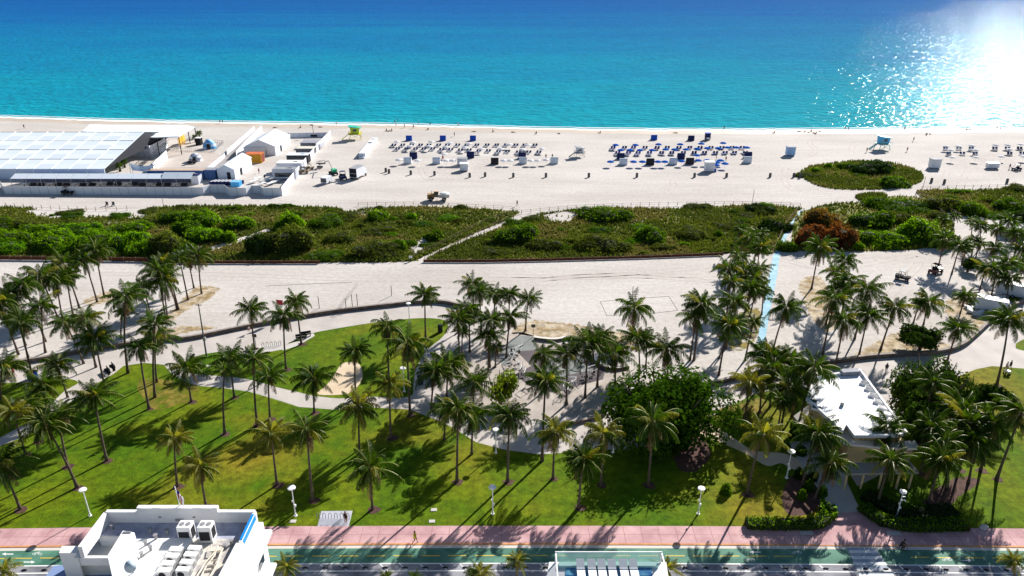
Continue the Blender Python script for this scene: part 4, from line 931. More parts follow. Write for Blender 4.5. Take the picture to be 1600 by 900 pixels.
lrow([1477, 1498, 1517, 1554, 1574, 1593], 232, LG, 'lc1', 'dark beach lounger at the far right, row nearest the sea, %s', 'dark loungers at the far right')
lrow([1482, 1503, 1523, 1577, 1597], 240, LG, 'lc2', 'dark beach lounger at the far right, second row from the sea, %s', 'dark loungers at the far right')
def urow(L, proto, key, lab, grp):
    for x, y in L:
        g = P(x, y, 2.1); line_up(proto.at((g.x, g.y, 0), rb.uniform(0, .7)), key, lab, 'beach umbrella', grp, x=x)
urow([(620, 220), (645, 221), (674, 220), (703, 222), (733, 223), (796, 224), (825, 225), (847, 231)], UW, 'ua1', 'white beach umbrella behind the left lounger rows, %s', 'white umbrellas in the left area')
urow([(640, 227), (670, 227), (697, 228), (726, 229), (752, 231), (782, 231), (816, 232)], UW, 'ua2', 'white beach umbrella among the left lounger rows, %s', 'white umbrellas in the left area')
urow([(623, 248), (652, 249), (694, 239), (697, 249), (707, 249), (787, 249), (797, 249), (829, 249), (840, 249), (853, 248)], UW, 'ua3', 'white beach umbrella beside the white cabanas, %s', 'white umbrellas in the left area')
urow([(962, 225), (993, 225), (1029, 224), (1063, 224), (1096, 223), (1130, 222)], UB, 'ub1', 'blue beach umbrella in the row nearest the sea, %s', 'blue umbrellas')
urow([(970, 233), (984, 233), (1000, 233), (1019, 233), (1040, 232), (1054, 232), (1072, 232), (1089, 231), (1105, 230), (1122, 230), (1137, 229), (1151, 229), (1167, 229)], UB, 'ub2', 'blue beach umbrella between the two navy lounger rows, %s', 'blue umbrellas')
urow([(954, 251), (990, 251), (1004, 251), (1028, 251), (1039, 251), (1065, 250), (1089, 241), (1091, 249), (1105, 249), (1120, 252), (1126, 249), (1133, 254), (1119, 256)], UB, 'ub3', 'blue beach umbrella in the row behind the navy loungers, %s', 'blue umbrellas')
urow([(1479, 227), (1498, 227), (1519, 226), (1556, 225), (1575, 225), (1595, 224), (1486, 233), (1525, 233), (1578, 232)], UW, 'uc1', 'white beach umbrella at the far right nearest the sea, %s', 'white umbrellas at the far right')
urow([(1488, 244), (1525, 244), (1565, 243), (1600, 243)], UW, 'uc2', 'white beach umbrella in the back row at the far right, %s', 'white umbrellas at the far right')

# cabanas: two seater with hooded canopy
def cabana(m_hood, m_seat):
    def fn():
        e = empty('cabana', (0, 0, 0)); s = MB().box((0, .1, .3), (1.9, 1.1, .45)); part('seat', s, m_seat, e)
        h = MB()
        for i in range(6):
            a0, a1 = R(-10 + i * 22), R(-10 + (i + 1) * 22)
            p = lambda a, x: (x, -.55 * math.cos(a) - .05, .55 + 1.15 * math.sin(a))
            h.face([p(a0, -1), p(a0, 1), p(a1, 1), p(a1, -1)])
        for x in (-1, 1): h.face([(x, -.6, .15), (x, .5, .15), (x, .1, 1.5), (x, -.3, 1.65), (x, -.55, 1.2)])
        h.box((0, -.56, .45), (2.0, .08, .85))
        part('hood', h, m_hood, e); part('footrest', MB().box((0, .85, .2), (1.8, .5, .28)), m_seat, e)
        return e
    return Proto(fn)
CW, CB, CN, CK = cabana(M_wfab, M_white), cabana(M_blue, M_navy), cabana(M_navy, M_navy), cabana(mat('black_fabric', (.03, .03, .035), .8), M_grey)
def cab(L, pr, key, lab, grp, sc=1.15):
    for x, yb in L:
        g = P(x, yb); line_up(pr.at((g.x, g.y + .6, 0), 0, sc), key, lab, 'cabana', grp, x=x)
cab([(637, 256), (682, 256), (817, 256), (866, 256)], CW, 'cw', 'white hooded beach cabana in the back row of the left area, %s', 'white cabanas', 1.3)
cab([(974, 258), (1052, 257), (1168, 255)], CW, 'cw2', 'white hooded beach cabana behind the blue umbrellas, %s', 'white cabanas', 1.3)
cab([(639, 220), (692, 220), (739, 220)], CB, 'cb', 'blue hooded cabana at the sea side of the left area, %s', 'blue cabanas')
cab([(1022, 219)], CB, 'cb2', 'light blue hooded cabana at the sea side of the blue umbrellas', 'blue cabanas')
cab([(1080, 220)], CN, 'cn0', 'flat purple blue cabana near the sea, left of the two storey blue booth', 'navy cabanas')
cab([(646, 248), (735, 247), (816, 248)], CN, 'cn', 'dark navy cabana in the middle of the left area, %s', 'navy cabanas', 1.3)
cab([(970, 249), (1064, 249), (1169, 247)], CN, 'cn2', 'dark navy cabana standing in front of a white one, %s', 'navy cabanas', 1.25)
cab([(773, 257)], CK, 'ck', 'black cabana standing alone between the left white ones', 'black cabanas', 1.3)
cab([(1016, 258), (1078, 257)], CK, 'ck2', 'black cabana in the back row of the blue umbrellas, %s', 'black cabanas', 1.3)

# booths, kiosks and lifeguard towers
def booth(x, yb, wd, dp, h, wall, roof, label, cat='booth', win=True, rz=0.0, flat=True):
    g = P(x, yb); e = T('beach_booth', (g.x, g.y + dp / 2, 0), label, cat, rz)
    part('body', MB().box((0, 0, .25 + h / 2), (wd, dp, h)), wall, e)
    r = MB()
    if flat: r.box((0, 0, .25 + h + .08), (wd + .3, dp + .3, .14))
    else: r.cone_fan((0, 0), wd * .8, h + .25, h + .9, 4, rot=math.pi / 4)
    part('roof', r, roof, e)
    part('skids', MB().box((-wd * .35, 0, .12), (.2, dp, .25)).box((wd * .35, 0, .12), (.2, dp, .25)), M_dark, e)
    if win:
        f = part('hatch', MB().box((wd / 2 + .02, 0, h * .6), (.05, dp * .6, h * .35)), M_dark, e)
        part('counter', MB().box((wd / 2 + .2, 0, h * .42), (.4, dp * .7, .06)), wall, e)
    return e
booth(1109, 269, 2.9, 2.2, 2.9, M_wwall, M_white, 'tall white rental booth behind the blue umbrellas')
g_ = P(1116, 268); solid('ice_chest', MB().box((0, 0, .45), (1.1, .8, .8)).box((0, 0, .88), (1.15, .85, .08)), M_blue, g_, 'small blue chest at the foot of the tall white rental booth', 'chest')
booth(1106, 219, 1.9, 1.6, 2.3, M_navy, M_blue, 'dark blue booth nearest the sea above the blue umbrellas')
g_ = P(1106, 219.2); solid('notice_board', MB().box((0, 0, .75), (1.3, .06, .7)).box((-.6, 0, .35), (.05, .06, .7)).box((.6, 0, .35), (.05, .06, .7)), M_white, (g_.x, g_.y - .1, 0), 'white board leaning on the dark blue booth by the sea', 'board')
booth(1236, 244, 2.7, 2.4, 2.8, mat('pale_blue_wall', c255(150, 186, 230), .6), M_greyroof, 'pale blue booth with grey roof left of the grassy mound')
booth(1462, 264, 2.9, 2.4, 2.8, M_wwall, M_greyroof, 'white booth with grey roof right of the grassy mound')
booth(1552, 264, 3.6, 1.6, 1.5, M_wwall, M_white, 'low white storage box behind the far right umbrellas', 'storage box', False)
booth(725, 268, 2.6, 2.2, 2.2, M_wwall, M_wfab, 'white kiosk behind the left lounger rows')
booth(722, 259, 3.2, 2.4, 2.0, mat('booth_pale', c255(200, 204, 212), .7), M_greyroof, 'grey roofed white hut just seaward of the left kiosk')
def lg_tower(x, yb, m_wall, m_roof, m_trim, label, s=1.0, mm=None):
    g = P(x, yb); e = T('lifeguard_tower', (g.x, g.y + 2, 0), label, 'lifeguard tower', R(8)); e.scale = (s, s, s)
    lg = MB()
    for sx in (-1.4, 1.4):
        for sy in (-1.2, 1.2): lg.tube([(sx * 1.35, sy * 1.2, 0), (sx, sy, 1.7)], .09, 6)
    lg.tube([(-1.9, -1.4, .1), (1.4, -1.2, 1.7)], .05, 5); lg.tube([(1.9, -1.4, .1), (-1.4, -1.2, 1.7)], .05, 5)
    part('legs', lg, m_trim, e); part('deck', MB().box((0, 0, 1.75), (4.0, 3.6, .14)), m_trim, e)
    b = part('cabin', MB().box((0, .1, 2.85), (2.6, 2.3, 2.1), taper=1.12), m_wall, e)
    part('window', MB().box((0, -1.13, 3.05), (1.2, .06, .7)).box((1.40, .1, 3.05), (.06, 1.0, .7)), M_glass, b)
    part('door', MB().box((-.9, -1.11, 2.7), (.5, .05, 1.6)), m_trim, b)
    part('roof', MB().box((0, .1, 3.98), (3.9, 3.4, .16), M=Matrix.Rotation(R(8), 3, 'Y')), m_roof, e)
    rl = MB()
    for sx in (-1.95, 1.95):
        rl.box((sx, 0, 2.55), (.06, 3.5, .06))
        for k in range(5): rl.box((sx, -1.7 + k * .85, 2.15), (.05, .05, .8))
    rl.box((0, -1.75, 2.55), (3.9, .06, .06))
    for k in range(6): rl.box((-1.9 + k * .76, -1.75, 2.15), (.05, .05, .8))
    part('railing', rl, m_trim, e)
    part('ramp', MB().box((-3.1, .3, .9), (2.9, 1.1, .1), M=Matrix.Rotation(R(-36), 3, 'Y')), m_trim, e)
    part('flagpole', MB().tube([(1.2, 1, 4), (1.2, 1, 5.2)], .04, 5), M_white, e); return e
lg_tower(554, 219, M_lime, M_teal, mat('yellow_trim', c255(215, 200, 60), .5), 'lime and yellow lifeguard tower with teal roof right of the tent compound', 1.2)
lg_tower(1382, 235, M_sky, mat('aqua_roof', c255(110, 205, 225), .5), mat('pale_trim', c255(150, 190, 180), .6), 'sky blue leaning lifeguard tower above the grassy mound', 1.15)
lg_tower(906, 247, M_wwall, M_greyroof, M_grey, 'white and grey lifeguard stand between the two umbrella areas', .85)

# litter bins
def binfn():
    e = empty('litter_bin', (0, 0, 0)); part('barrel', MB().tube([(0, 0, 0), (0, 0, .25), (0, 0, .95)], [.28, .31, .29], 10), M_bin, e)
    part('lid', MB().cyl((0, 0, .95), .31, .08, 10, r2=.22), M_dark, e); return e
BN = Proto(binfn)
for i, (x, y) in enumerate([(603, 269), (608, 271), (642, 273), (679, 274), (734, 277), (758, 276), (802, 277), (853, 277), (920, 277), (995, 277), (1085, 277), (1135, 277), (1203, 277), (1240, 277), (1250, 278), (1455, 285), (1475, 287), (1573, 286)]):
    line_up(BN.at((*P(x, y).xy, 0), 0, 1.35), 'bins', 'grey litter bin in the long line across the beach, %s', 'litter bin', 'litter bins on the beach', x=x)
for x, y, lab, m_ in [(48, 592, 'dark green litter bin on left promenade beside the blue one', mat('bin_green', (.02, .09, .05), .6)), (56, 592, 'blue recycling bin on the left promenade beside the green one', M_blue),
                      (688, 519, 'black litter bin on oval lawn beside the path right end', M_dark), (657, 600, 'blue bin below the oval lawn beside the plaza', M_navy)]:
    o = BN.at((*P(x, y).xy, 0), 0, 1.5); tag(o, lab, 'litter bin')
    for c in o.children:
        if c.name.startswith('barrel'):
            c.data = c.data.copy(); c.data.materials.clear(); c.data.materials.append(m_)

# ------------------------------------------------------------------ event compound
def hbox(x0, x1, yb, dep, h, walls, roof, label, cat, name='container', lift=0.0, extra=None):
    m_, ln = foot(x0, x1, yb); e = T(name, (m_.x, m_.y + dep / 2, 0), label, cat)
    b = MB().box((0, 0, lift + h / 2), (ln, dep, h))
    for i in range(int(ln / .5)): b.box((-ln / 2 + .25 + i * .5, -dep / 2 - .03, lift + h / 2), (.12, .06, h * .92))
    for i in range(int(dep / .5)): b.box((ln / 2 + .03, -dep / 2 + .25 + i * .5, lift + h / 2), (.06, .12, h * .92))
    part('walls', b, walls, e); part('roof', MB().box((0, 0, lift + h + .05), (ln + .12, dep + .12, .1)), roof, e)
    if extra: extra(e, ln, dep, h)
    return e
def gable(x0, x1, yb, dep, hw, hr, label, name='gable_tent', door=True, rz=0.0):
    m_, ln = foot(x0, x1, yb); e = T(name, (m_.x, m_.y, 0), label, 'tent', rz); w_ = ln / 2
    for sx in (-w_, w_): part('side_wall', MB().box((sx, dep / 2, hw / 2), (.06, dep, hw)), M_wfab, e)
    for y in (0, dep): part('end_wall', MB().face([(-w_, y, 0), (w_, y, 0), (w_, y, hw), (0, y, hr), (-w_, y, hw)]), M_wfab, e)
    r = MB(); o = .25
    for s in (-1, 1):
        dz = (hr - hw) / w_ * o
        r.face([(s * (w_ + o), -o, hw - dz), (0, -o, hr + .05), (0, dep + o, hr + .05), (s * (w_ + o), dep + o, hw - dz)])
    part('roof', r, M_wfab, e)
    if door: part('door', MB().box((w_ * .3, -.05, 1.1), (1.1, .08, 2.2)), M_dark, e); part('side_door', MB().box((w_ + .04, dep * .35, 1.1), (.06, 2.0, 2.2)), M_dark, e)
    return e
gable(385, 431, 243, 19, 3.4, 5.6, 'larger white gable tent in the back of the compound')
gable(341, 368, 280, 16, 3.2, 4.6, 'smaller white gable tent above the row of blue cases')
def doors(e, ln, dep, h): part('door', MB().box((ln / 2 - .02 + .06, 0, h / 2), (.06, dep * .8, h * .9)), mat('door_rust', c255(120, 50, 40), .7), e)
hbox(384, 409, 255, 3.6, 3.0, M_contY, M_contO, 'yellow shipping container with orange roof between the two gable tents', 'container', extra=doors)
hbox(382, 416, 243.5, 1.2, 2.9, M_wwall, M_white, 'white partition box behind the yellow container', 'partition')
hbox(232, 319, 281, 2.6, 2.9, M_contB, M_tan, 'long blue container with tan roof behind the front canopy', 'container')
hbox(321, 337, 281, 3.2, 3.1, M_contB, M_greyroof, 'short blue container left of the smaller gable tent', 'container')
hbox(300, 311, 288, 3, 2.6, M_wwall, M_navy, 'small shaded white cabin at the canopy right end', 'cabin')
def truckbits(e, ln, dep, h): part('window', MB().box((0, -dep / 2 - .05, h * .55), (ln * .8, .05, h * .45)), M_glass, e); part('rooftop_unit', MB().box((ln * .2, 0, h + .3), (1.4, 1.0, .4)), M_grey, e)
hbox(427, 463, 281, 3.2, 2.9, M_wwall, M_greyroof, 'grey topped trailer nearest in the parked row with dark glass front', 'trailer', 'office_trailer', .4, truckbits)
hbox(433, 472, 270, 4.2, 2.7, M_wwall, M_white, 'white topped trailer, second from front in the parked row', 'trailer', 'office_trailer', .4, truckbits)
hbox(449, 482, 257, 3.6, 2.7, mat('dark_wall', (.05, .05, .06), .6), M_wfab, 'white topped dark trailer, third in the parked row', 'trailer', 'office_trailer', .4, truckbits)
hbox(463, 491, 243, 3.8, 2.0, M_grey, mat('cream_roof', c255(200, 196, 184), .8), 'cream topped low trailer, fourth in the parked row', 'trailer', 'office_trailer', .4)
hbox(470, 496, 232, 6, 1.6, M_grey, M_greyroof, 'flat grey trailer farthest back in the parked row', 'trailer', 'office_trailer', .4)
hbox(494, 501, 234, 6, 1.6, M_wwall, M_white, 'narrow white trailer beside the farthest grey one', 'trailer', 'office_trailer', .4)
def thin_wall(pts, label, h=2.3, m=M_wwall, name='site_fence', grp=None, z0=0.0, cat='fence'):
    mb = MB(); PO = []; q = [P(a, b) for a, b in pts]
    for a, b in zip(q, q[1:]):
        d = b - a; ln = d.length; az = math.atan2(d.y, d.x); n = max(1, round(ln / 2.6))
        for i in range(n):
            c = a + d * ((i + .5) / n); mb.box((c.x, c.y, z0 + h / 2), (ln / n - .06, .08, h), az)
            c = a + d * (i / n); PO.append((c, az))
    o = q[0]; e = T(name, (o.x, o.y, 0), label, cat, group=grp)
    mb.v = [(x - o.x, y - o.y, z) for x, y, z in mb.v]; part('panels', mb, m, e)
    pm = MB().box((0, 0, z0 + h / 2), (.1, .14, h + .1)).mesh('post', [M_steel])
    for c, az in PO: link('post', pm, e, (c.x - o.x, c.y - o.y, 0), az)
    return e
thin_wall([(2, 293), (8, 303), (286, 305)], 'long white panel fence along the front of the canopy')
thin_wall([(284, 305), (318, 305), (330, 301), (352, 301), (358, 306), (385, 306), (395, 302), (408, 302), (412, 306), (441, 306)], 'white panel fence with set back bays at the right front', 2.4)
thin_wall([(441, 306), (460, 282), (482, 254), (500, 232), (517, 214)], 'tall sunlit white fence down the right side of the compound', 2.6)
thin_wall([(448, 215), (480, 214.5), (517, 214)], 'white back fence behind the flat trailers', 1.8)
thin_wall([(398, 204), (372, 227), (355, 242)], 'white left wall of the sloping walkway', 1.8)
thin_wall([(410, 206), (386, 230), (370, 248)], 'white right wall of the sloping walkway', 2.6)
thin_wall([(352, 246), (326, 268), (318, 276)], 'low white wall of the lower walkway beside the blue container', 1.6)
sheet('boardwalk', [(397, 205), (410, 207), (371, 247), (340, 275), (318, 275), (356, 241)], .05, mat('boards', c255(150, 146, 146), .9, c255(130, 126, 126), 1), False)
sheet('deck_floor', [(262, 232), (330, 236), (352, 246), (330, 262), (236, 262)], .05, mat('deck_tan', c255(176, 166, 158), .9, c255(188, 178, 170), .3), False)
# big marquee
def marquee():
    Yn, Yr, zr, ze, xr, xl = 224.0, 253.5, 8.8, 3.2, -127.5, -222.0; Yf = 280.0
    e = T('event_marquee', (xr, Yn, 0), 'huge white clear span marquee with ribbed roof at the left edge', 'marquee')
    r = MB(); sm = MB(); n = 17
    for i in range(n):
        a, b = xl + (xr - xl) * i / n, xl + (xr - xl) * (i + 1) / n
        for k in range(8):
            t0, t1 = k / 8, (k + 1) / 8; sag = .10
            y = lambda t: Yn + (Yr - Yn) * t; z = lambda t: ze + (zr - ze) * t
            m1 = (a + b) / 2
            r.face([(a - xr, y(t0) - Yn, z(t0)), (b - xr, y(t0) - Yn, z(t0)), (b - xr, y(t1) - Yn, z(t1) - (sag if k % 2 else 0)), (a - xr, y(t1) - Yn, z(t1) - (sag if k % 2 else 0))], (i + k) % 2)
        r.face([(a - xr, Yr - Yn, zr), (b - xr, Yr - Yn, zr), (b - xr, Yf - Yn, ze), (a - xr, Yf - Yn, ze)])
    for i in range(n + 1):
        a = xl + (xr - xl) * i / n - xr
        d = Vector((0, Yr - Yn, zr - ze)); c = Vector((a, (Yr - Yn) / 2, (ze + zr) / 2 + .07)); sm.box(c, (.35, d.length, .12), M=Matrix.Rotation(math.atan2(zr - ze, Yr - Yn), 3, 'X'))
        sm.box((a, -.1, ze / 2), (.2, .2, ze))
    part('roof', r, [mat('tent_skin', (.74, .81, .87), .8, (.80, .85, .90), .05, transl=.06), mat('tent_skin_b', (.68, .76, .84), .8, transl=.06)], e)
    part('ribs', sm, mat('rib_white', c255(226, 236, 246), .5), e)
    wl = MB()
    for i in range(n): wl.box((xl - xr + (xr - xl) * (i + .5) / n, 0, ze / 2), ((xr - xl) / n - .25, .08, ze - .05))
    part('front_wall', wl, mat('tent_wall', c255(190, 204, 226), .6), e)
    g = MB(); g.face([(0, 1, ze), (0, 47, ze), (0, Yr - Yn, zr - .15)]); part('gable_shade', g, mat('gable_inner_shade', c255(34, 38, 48), .7), e)  # dark sheet stands in for the shaded interior of the open gable
    return e
marquee()
def flatroof(): # second tent: white sail roof on posts, black panel standing in for the shade beneath
    q = [P(200, 213, 6.5), P(244, 214.5, 6.2), P(279, 213, 6.5), P(304, 198, 6.5), P(292, 195, 6.8), P(140, 194.5, 7.0), P(128, 205, 6.8)]
    o = q[0]; e = T('stage_canopy', (o.x, o.y, 0), 'white flat stage roof behind the huge marquee', 'canopy')
    l = [(p.x - o.x, p.y - o.y, p.z) for p in q]; r = MB(); k = len(l)
    r.face(l); r.face([(x, y, z - .3) for x, y, z in l][::-1])
    for i in range(k): a, b = l[i], l[(i + 1) % k]; r.face([(a[0], a[1], a[2] - .3), (b[0], b[1], b[2] - .3), b, a])
    part('roof', r, M_wfab, e); p = MB()
    for x, y, z in l: p.box((x, y, z / 2 - .16), (.25, .25, z - .33))
    part('posts', p, M_dark, e)
    bk = MB(); a = P(200, 214); b = P(262, 214); bk.box(((a.x + b.x) / 2 - o.x, 10, 2.6), (b.x - a.x, .2, 5.0)); part('shade_panel', bk, mat('stage_shade', (.03, .035, .045), .8), e)
    tr = MB()
    for i in range(5): tr.tube([(1 + i * 1.5, 4, .5), (3 + i * 1.5, 6, 4.5)], .06, 5)
    part('truss', tr, M_steel, e)
flatroof()
thin_wall([(198, 244), (236, 246)], 'white low wall in the shade of the stage roof', 4.2, name='stage_wall', cat='wall')
thin_wall([(236, 246), (256, 236), (262, 229)], 'slanting white wall right of the stage', 4.0, name='stage_wall', cat='wall')
thin_wall([(241, 270), (262, 248)], 'white staircase wall beside the sail', 3.0, name='stage_wall', cat='wall')
thin_wall([(280, 229), (290, 222)], 'yellow painted panel at the stage right end', 3.0, mat('panel_yellow', c255(225, 170, 40), .6), name='yellow_panel', cat='panel')
def stairs():
    a = P(216, 262, 0); b = P(264, 240, 0); e = T('metal_staircase', a, 'long open metal stair beside the marquee end', 'staircase'); d = b - a; n = 16; st = MB(); rl = MB()
    az = math.atan2(d.y, d.x)
    for i in range(n): c = d * (i / n); st.box((c.x, c.y, .2 + i * .25), (.5, 2.0, .06), az)
    for s in (-1, 1):
        off = Vector((-d.y, d.x, 0)).normalized() * s
        rl.tube([(off.x, off.y, 1.1), (d.x + off.x, d.y + off.y, 5.1)], .05, 5)
        for i in range(n): c = d * (i / n) + off; rl.box((c.x, c.y, .65 + i * .25), (.05, .05, 1.0))
    part('treads', st, M_dark, e); part('handrails', rl, M_dark, e)
stairs()
def sail():
    q = [P(201, 254, 4.5), P(243, 256, 4.5), P(232, 269, 2.2), P(207, 266, 2.6)]; o = q[3]; e = T('shade_sail', (o.x, o.y, 0), 'curved white shade sail right of the marquee corner', 'sail')
    mb = MB(); n = 8
    for i in range(n):
        for j in range(n):
            def w_(u, v):
                p = (q[0].lerp(q[1], u)).lerp(q[3].lerp(q[2], u), v); return (p.x - o.x, p.y - o.y, p.z - .9 * math.sin(math.pi * u) * (1 - v))
            mb.face([w_(i / n, j / n), w_((i + 1) / n, j / n), w_((i + 1) / n, (j + 1) / n), w_(i / n, (j + 1) / n)])
    part('cloth', mb, M_wfab, e, smooth=True); pl = MB()
    for p in q: pl.tube([(p.x - o.x, p.y - o.y, 0), (p.x - o.x, p.y - o.y, p.z)], .07, 6)
    part('poles', pl, M_steel, e)
sail()
def canopy():
    a, b = P(18, 293), P(300, 293); ln = b.x - a.x; e = T('awning_canopy', ((a.x + b.x) / 2, a.y + 3, 0), 'long pale blue awning roof in front of the marquee', 'canopy')
    r = MB(); n = 12
    for i in range(n):
        x0, x1 = -ln / 2 + ln * i / n, -ln / 2 + ln * (i + 1) / n - .05; m_ = (x0 + x1) / 2; hp = .9 if i < n - 2 else 1.3
        r.face([(x0, -2.6, 2.6), (x1, -2.6, 2.6), (x1, .2, 2.6 + hp), (x0, .2, 2.6 + hp)]); r.face([(x0, .2, 2.6 + hp), (x1, .2, 2.6 + hp), (x1, 3, 2.6), (x0, 3, 2.6)])
    part('roof', r, mat('awning_blue', (.80, .87, .95), .7, transl=.1), e)
    pm = MB().box((0, 0, 1.3), (.1, .1, 2.6)).mesh('post', [M_steel])
    for i in range(n + 1):
        for y in (-2.6, 3): link('post', pm, e, (-ln / 2 + ln * i / n, y, 0))
    part('back_wall', MB().box((0, 3.1, 1.3), (ln, .08, 2.5)), mat('awning_back', c255(90, 100, 130), .8), e)
    rg = random.Random(4)
    TB = Proto(lambda: (lambda t: (part('tabletop', MB().cyl((0, 0, .72), .8, .05, 12), M_white, t), part('pedestal', MB().cyl((0, 0, 0), .12, .72, 8), M_dark, t), t)[2])(empty('cafe_table', (0, 0, 0))))
    SO = Proto(lambda: (lambda t: (part('seat', MB().box((0, 0, .3), (1.9, .8, .4)), M_dark, t), part('backrest', MB().box((0, .38, .6), (1.9, .15, .7)), M_dark, t), t)[2])(empty('lounge_sofa', (0, 0, 0))))
    for i in range(20):
        x = a.x + 3 + (ln - 6) * i / 19
        if i % 3 == 0: line_up(TB.at((x, a.y + 1.6, 0)), 'cft', 'round white table under the long blue awning, %s', 'table', 'tables under the awning')
        else: line_up(SO.at((x, a.y + 1.8 + rg.uniform(-.5, .8), 0)), 'cfs', 'dark sofa under the long blue awning, %s', 'sofa', 'sofas under the awning')
canopy()
def dome(x, yb, r, h, mats, label, cat='tent', name='dome_tent'):
    g = P(x, yb); e = T(name, (g.x, g.y + r, 0), label, cat); mb = MB(); n, m_ = 14, 6
    for i in range(m_):
        for j in range(n):
            t0, t1 = i / m_ * math.pi / 2, (i + 1) / m_ * math.pi / 2; a0, a1 = j * 2 * math.pi / n, (j + 1) * 2 * math.pi / n
            p = lambda t, a: (r * math.cos(t) * math.cos(a), r * math.cos(t) * math.sin(a), h * math.sin(t))
            mb.face([p(t0, a0), p(t0, a1), p(t1, a1), p(t1, a0)], (i + j // 2) % len(mats))
    part('shell', mb, mats, e); part('entrance', MB().box((r * .2, -r * .93, h * .3), (r * .5, .2, h * .6)), M_dark, e)
dome(324, 234, 2.4, 3.4, [M_sky, mat('dome_pale', c255(190, 214, 240), .5), mat('dome_mid', c255(90, 150, 215), .5)], 'blue and white patterned inflatable dome on the fenced platform')
dome(302, 254, 2.2, 2.8, [M_wfab, M_greyroof], 'white and grey geodesic dome standing on the tan deck')
def rail(pts, label, h=1.1, m=M_grey):
    q = [P(a, b) for a, b in pts]; mb = MB(); PO = []; o = q[0]
    for a, b in zip(q, q[1:]):
        d = b - a; ln = d.length; n = max(2, int(ln / .8)); az = math.atan2(d.y, d.x)
        for z in (h, h * .15): c = (a + b) / 2; mb.box((c.x, c.y, z), (ln, .06, .06), az)
        for i in range(n): PO.append((a + d * (i / n), az))
    e = T('railing_fence', (o.x, o.y, 0), label, 'fence'); mb.v = [(x - o.x, y - o.y, z) for x, y, z in mb.v]; part('rails', mb, m, e); pm = MB().box((0, 0, h / 2), (.07, .07, h)).mesh('post', [m])
    for c, az in PO: link('post', pm, e, (c.x - o.x, c.y - o.y, 0), az)
rail([(266, 236), (334, 238), (349, 224), (320, 222)], 'dark picket railing round the blue dome platform')
rail([(276, 234), (300, 216)], 'thin stair railing beside the yellow panel')
hbox(306, 314, 227, 2.2, 2.6, M_dark, M_white, 'small black booth with white top beside the blue dome', 'booth', 'food_booth')
# planted palms in tubs by the stage
for x, y, lab in ((306, 222, 'dark potted palm right of the yellow panel'), (312, 216, 'rear dark potted palm near the stage right end'), (195, 262, 'potted palm at the marquee corner'), (188, 268, 'second potted palm under the marquee corner')):
    g = P(x, y); e = T('potted_palm', g, lab, 'potted plant'); part('pot', MB().cyl((0, 0, 0), .35, .6, 10, r2=.45), M_dark, e)
    k = link('foliage', CROWNS[1], e, (0, 0, 2.0)); k.scale = (.42, .42, .5); part('stem', MB().tube([(0, 0, .5), (0, 0, 2.0)], .07, 6), M_trunk, e)
# cases, tables
CASE = Proto(lambda: (lambda t: (part('body', MB().box((0, 0, .6), (.95, 2.6, 1.1)), M_navy, t), part('white_lid', MB().box((0, 0, 1.18), (.45, 2.5, .06)), M_white, t), t)[2])(empty('equipment_case', (0, 0, 0))))
for i in range(8): m_ = P(332 + i * 5.8, 290); line_up(CASE.at((m_.x, m_.y + 1.4, 0), R(-25)), 'case', 'navy equipment case with white stripe behind the front fence, %s', 'equipment case', 'striped equipment cases')
hbox(361, 374, 292, 2.4, 1.4, M_sky, mat('lt_blue_top', c255(120, 180, 230), .6), 'bright blue crate at the right end of the striped cases', 'crate', 'supply_crate')
TAB = Proto(lambda: (lambda t: (part('tabletop', MB().box((0, 0, .74), (1.3, 3.2, .06)), M_white, t), part('legs', MB().box((-.5, -1.3, .36), (.06, .06, .72)).box((.5, -1.3, .36), (.06, .06, .72)).box((-.5, 1.3, .36), (.06, .06, .72)).box((.5, 1.3, .36), (.06, .06, .72)), M_steel, t), t)[2])(empty('folding_table', (0, 0, 0))))
for i, (x, y) in enumerate(((397, 286), (404, 281), (409, 290), (415, 285), (422, 281), (424, 289), (402, 292), (431, 286))):
    line_up(TAB.at((*P(x, y).xy, 0), R(-30)), 'tab', 'white folding table in the yard behind the front fence, %s', 'table', 'white tables in the yard', x=x)
# ------------------------------------------------------------------ vehicles and machines
def wheel(parent, x, y, r, wd=.22):
    w_ = MB().tube([(x - wd / 2, y, r), (x + wd / 2, y, r)], r, 12).build('wheel', M_tyre, parent)
    MB().tube([(x - wd / 2 - .01, y, r), (x + wd / 2 + .01, y, r)], r * .5, 10).build('rim', M_steel, w_)
def buggy(loc, rz, body, roofm, label, cat='buggy', s=1.0, bed=False):
    e = T('beach_buggy', loc, label, cat, rz); e.scale = (s, s, s)
    part('body', MB().box((0, 0, .55), (1.3, 2.5, .35)).box((0, 1.15, .78), (1.2, .7, .22)).box((0, -.95, .85), (1.3, .7, .28)), body, e)
    part('seat', MB().box((0, -.1, .85), (1.1, .5, .2)).box((0, -.38, 1.1), (1.1, .12, .5)), M_dark, e)
    f = MB()
    for x in (-.6, .6): f.tube([(x, .8, .8), (x, .45, 1.85), (x, -.7, 1.85), (x, -.75, .8)], .035, 5)
    part('roll_frame', f, M_dark, e); part('roof', MB().box((0, -.12, 1.9), (1.15, 1.0, .06)), roofm, e)
    part('steering_wheel', MB().tube([(-.3, .3, 1.15), (-.3, .36, 1.2)], .18, 10), M_dark, e)
    for x in (-.68, .68):
        for y in (-.85, .9): wheel(e, x, y, .33)
    return e
buggy(P(107, 304), R(-90), M_dark, M_dark, 'black open buggy passing the front panel fence', s=1.25)
buggy(P(1409, 437), R(-125), M_dark, mat('roof_pale', (.4, .4, .4), .8), 'dark buggy with pale roof parked on the right sand', s=1.05)
buggy(P(1461, 427), R(-60), mat('maroon', (.09, .015, .02), .4), M_dark, 'maroon cart in the shade beside the ball shaped tree', s=1.15)
buggy(P(475, 271), R(-80), M_wood, M_dark, 'brown utility cart, nearer of the two beside the compound wall', s=1.1)
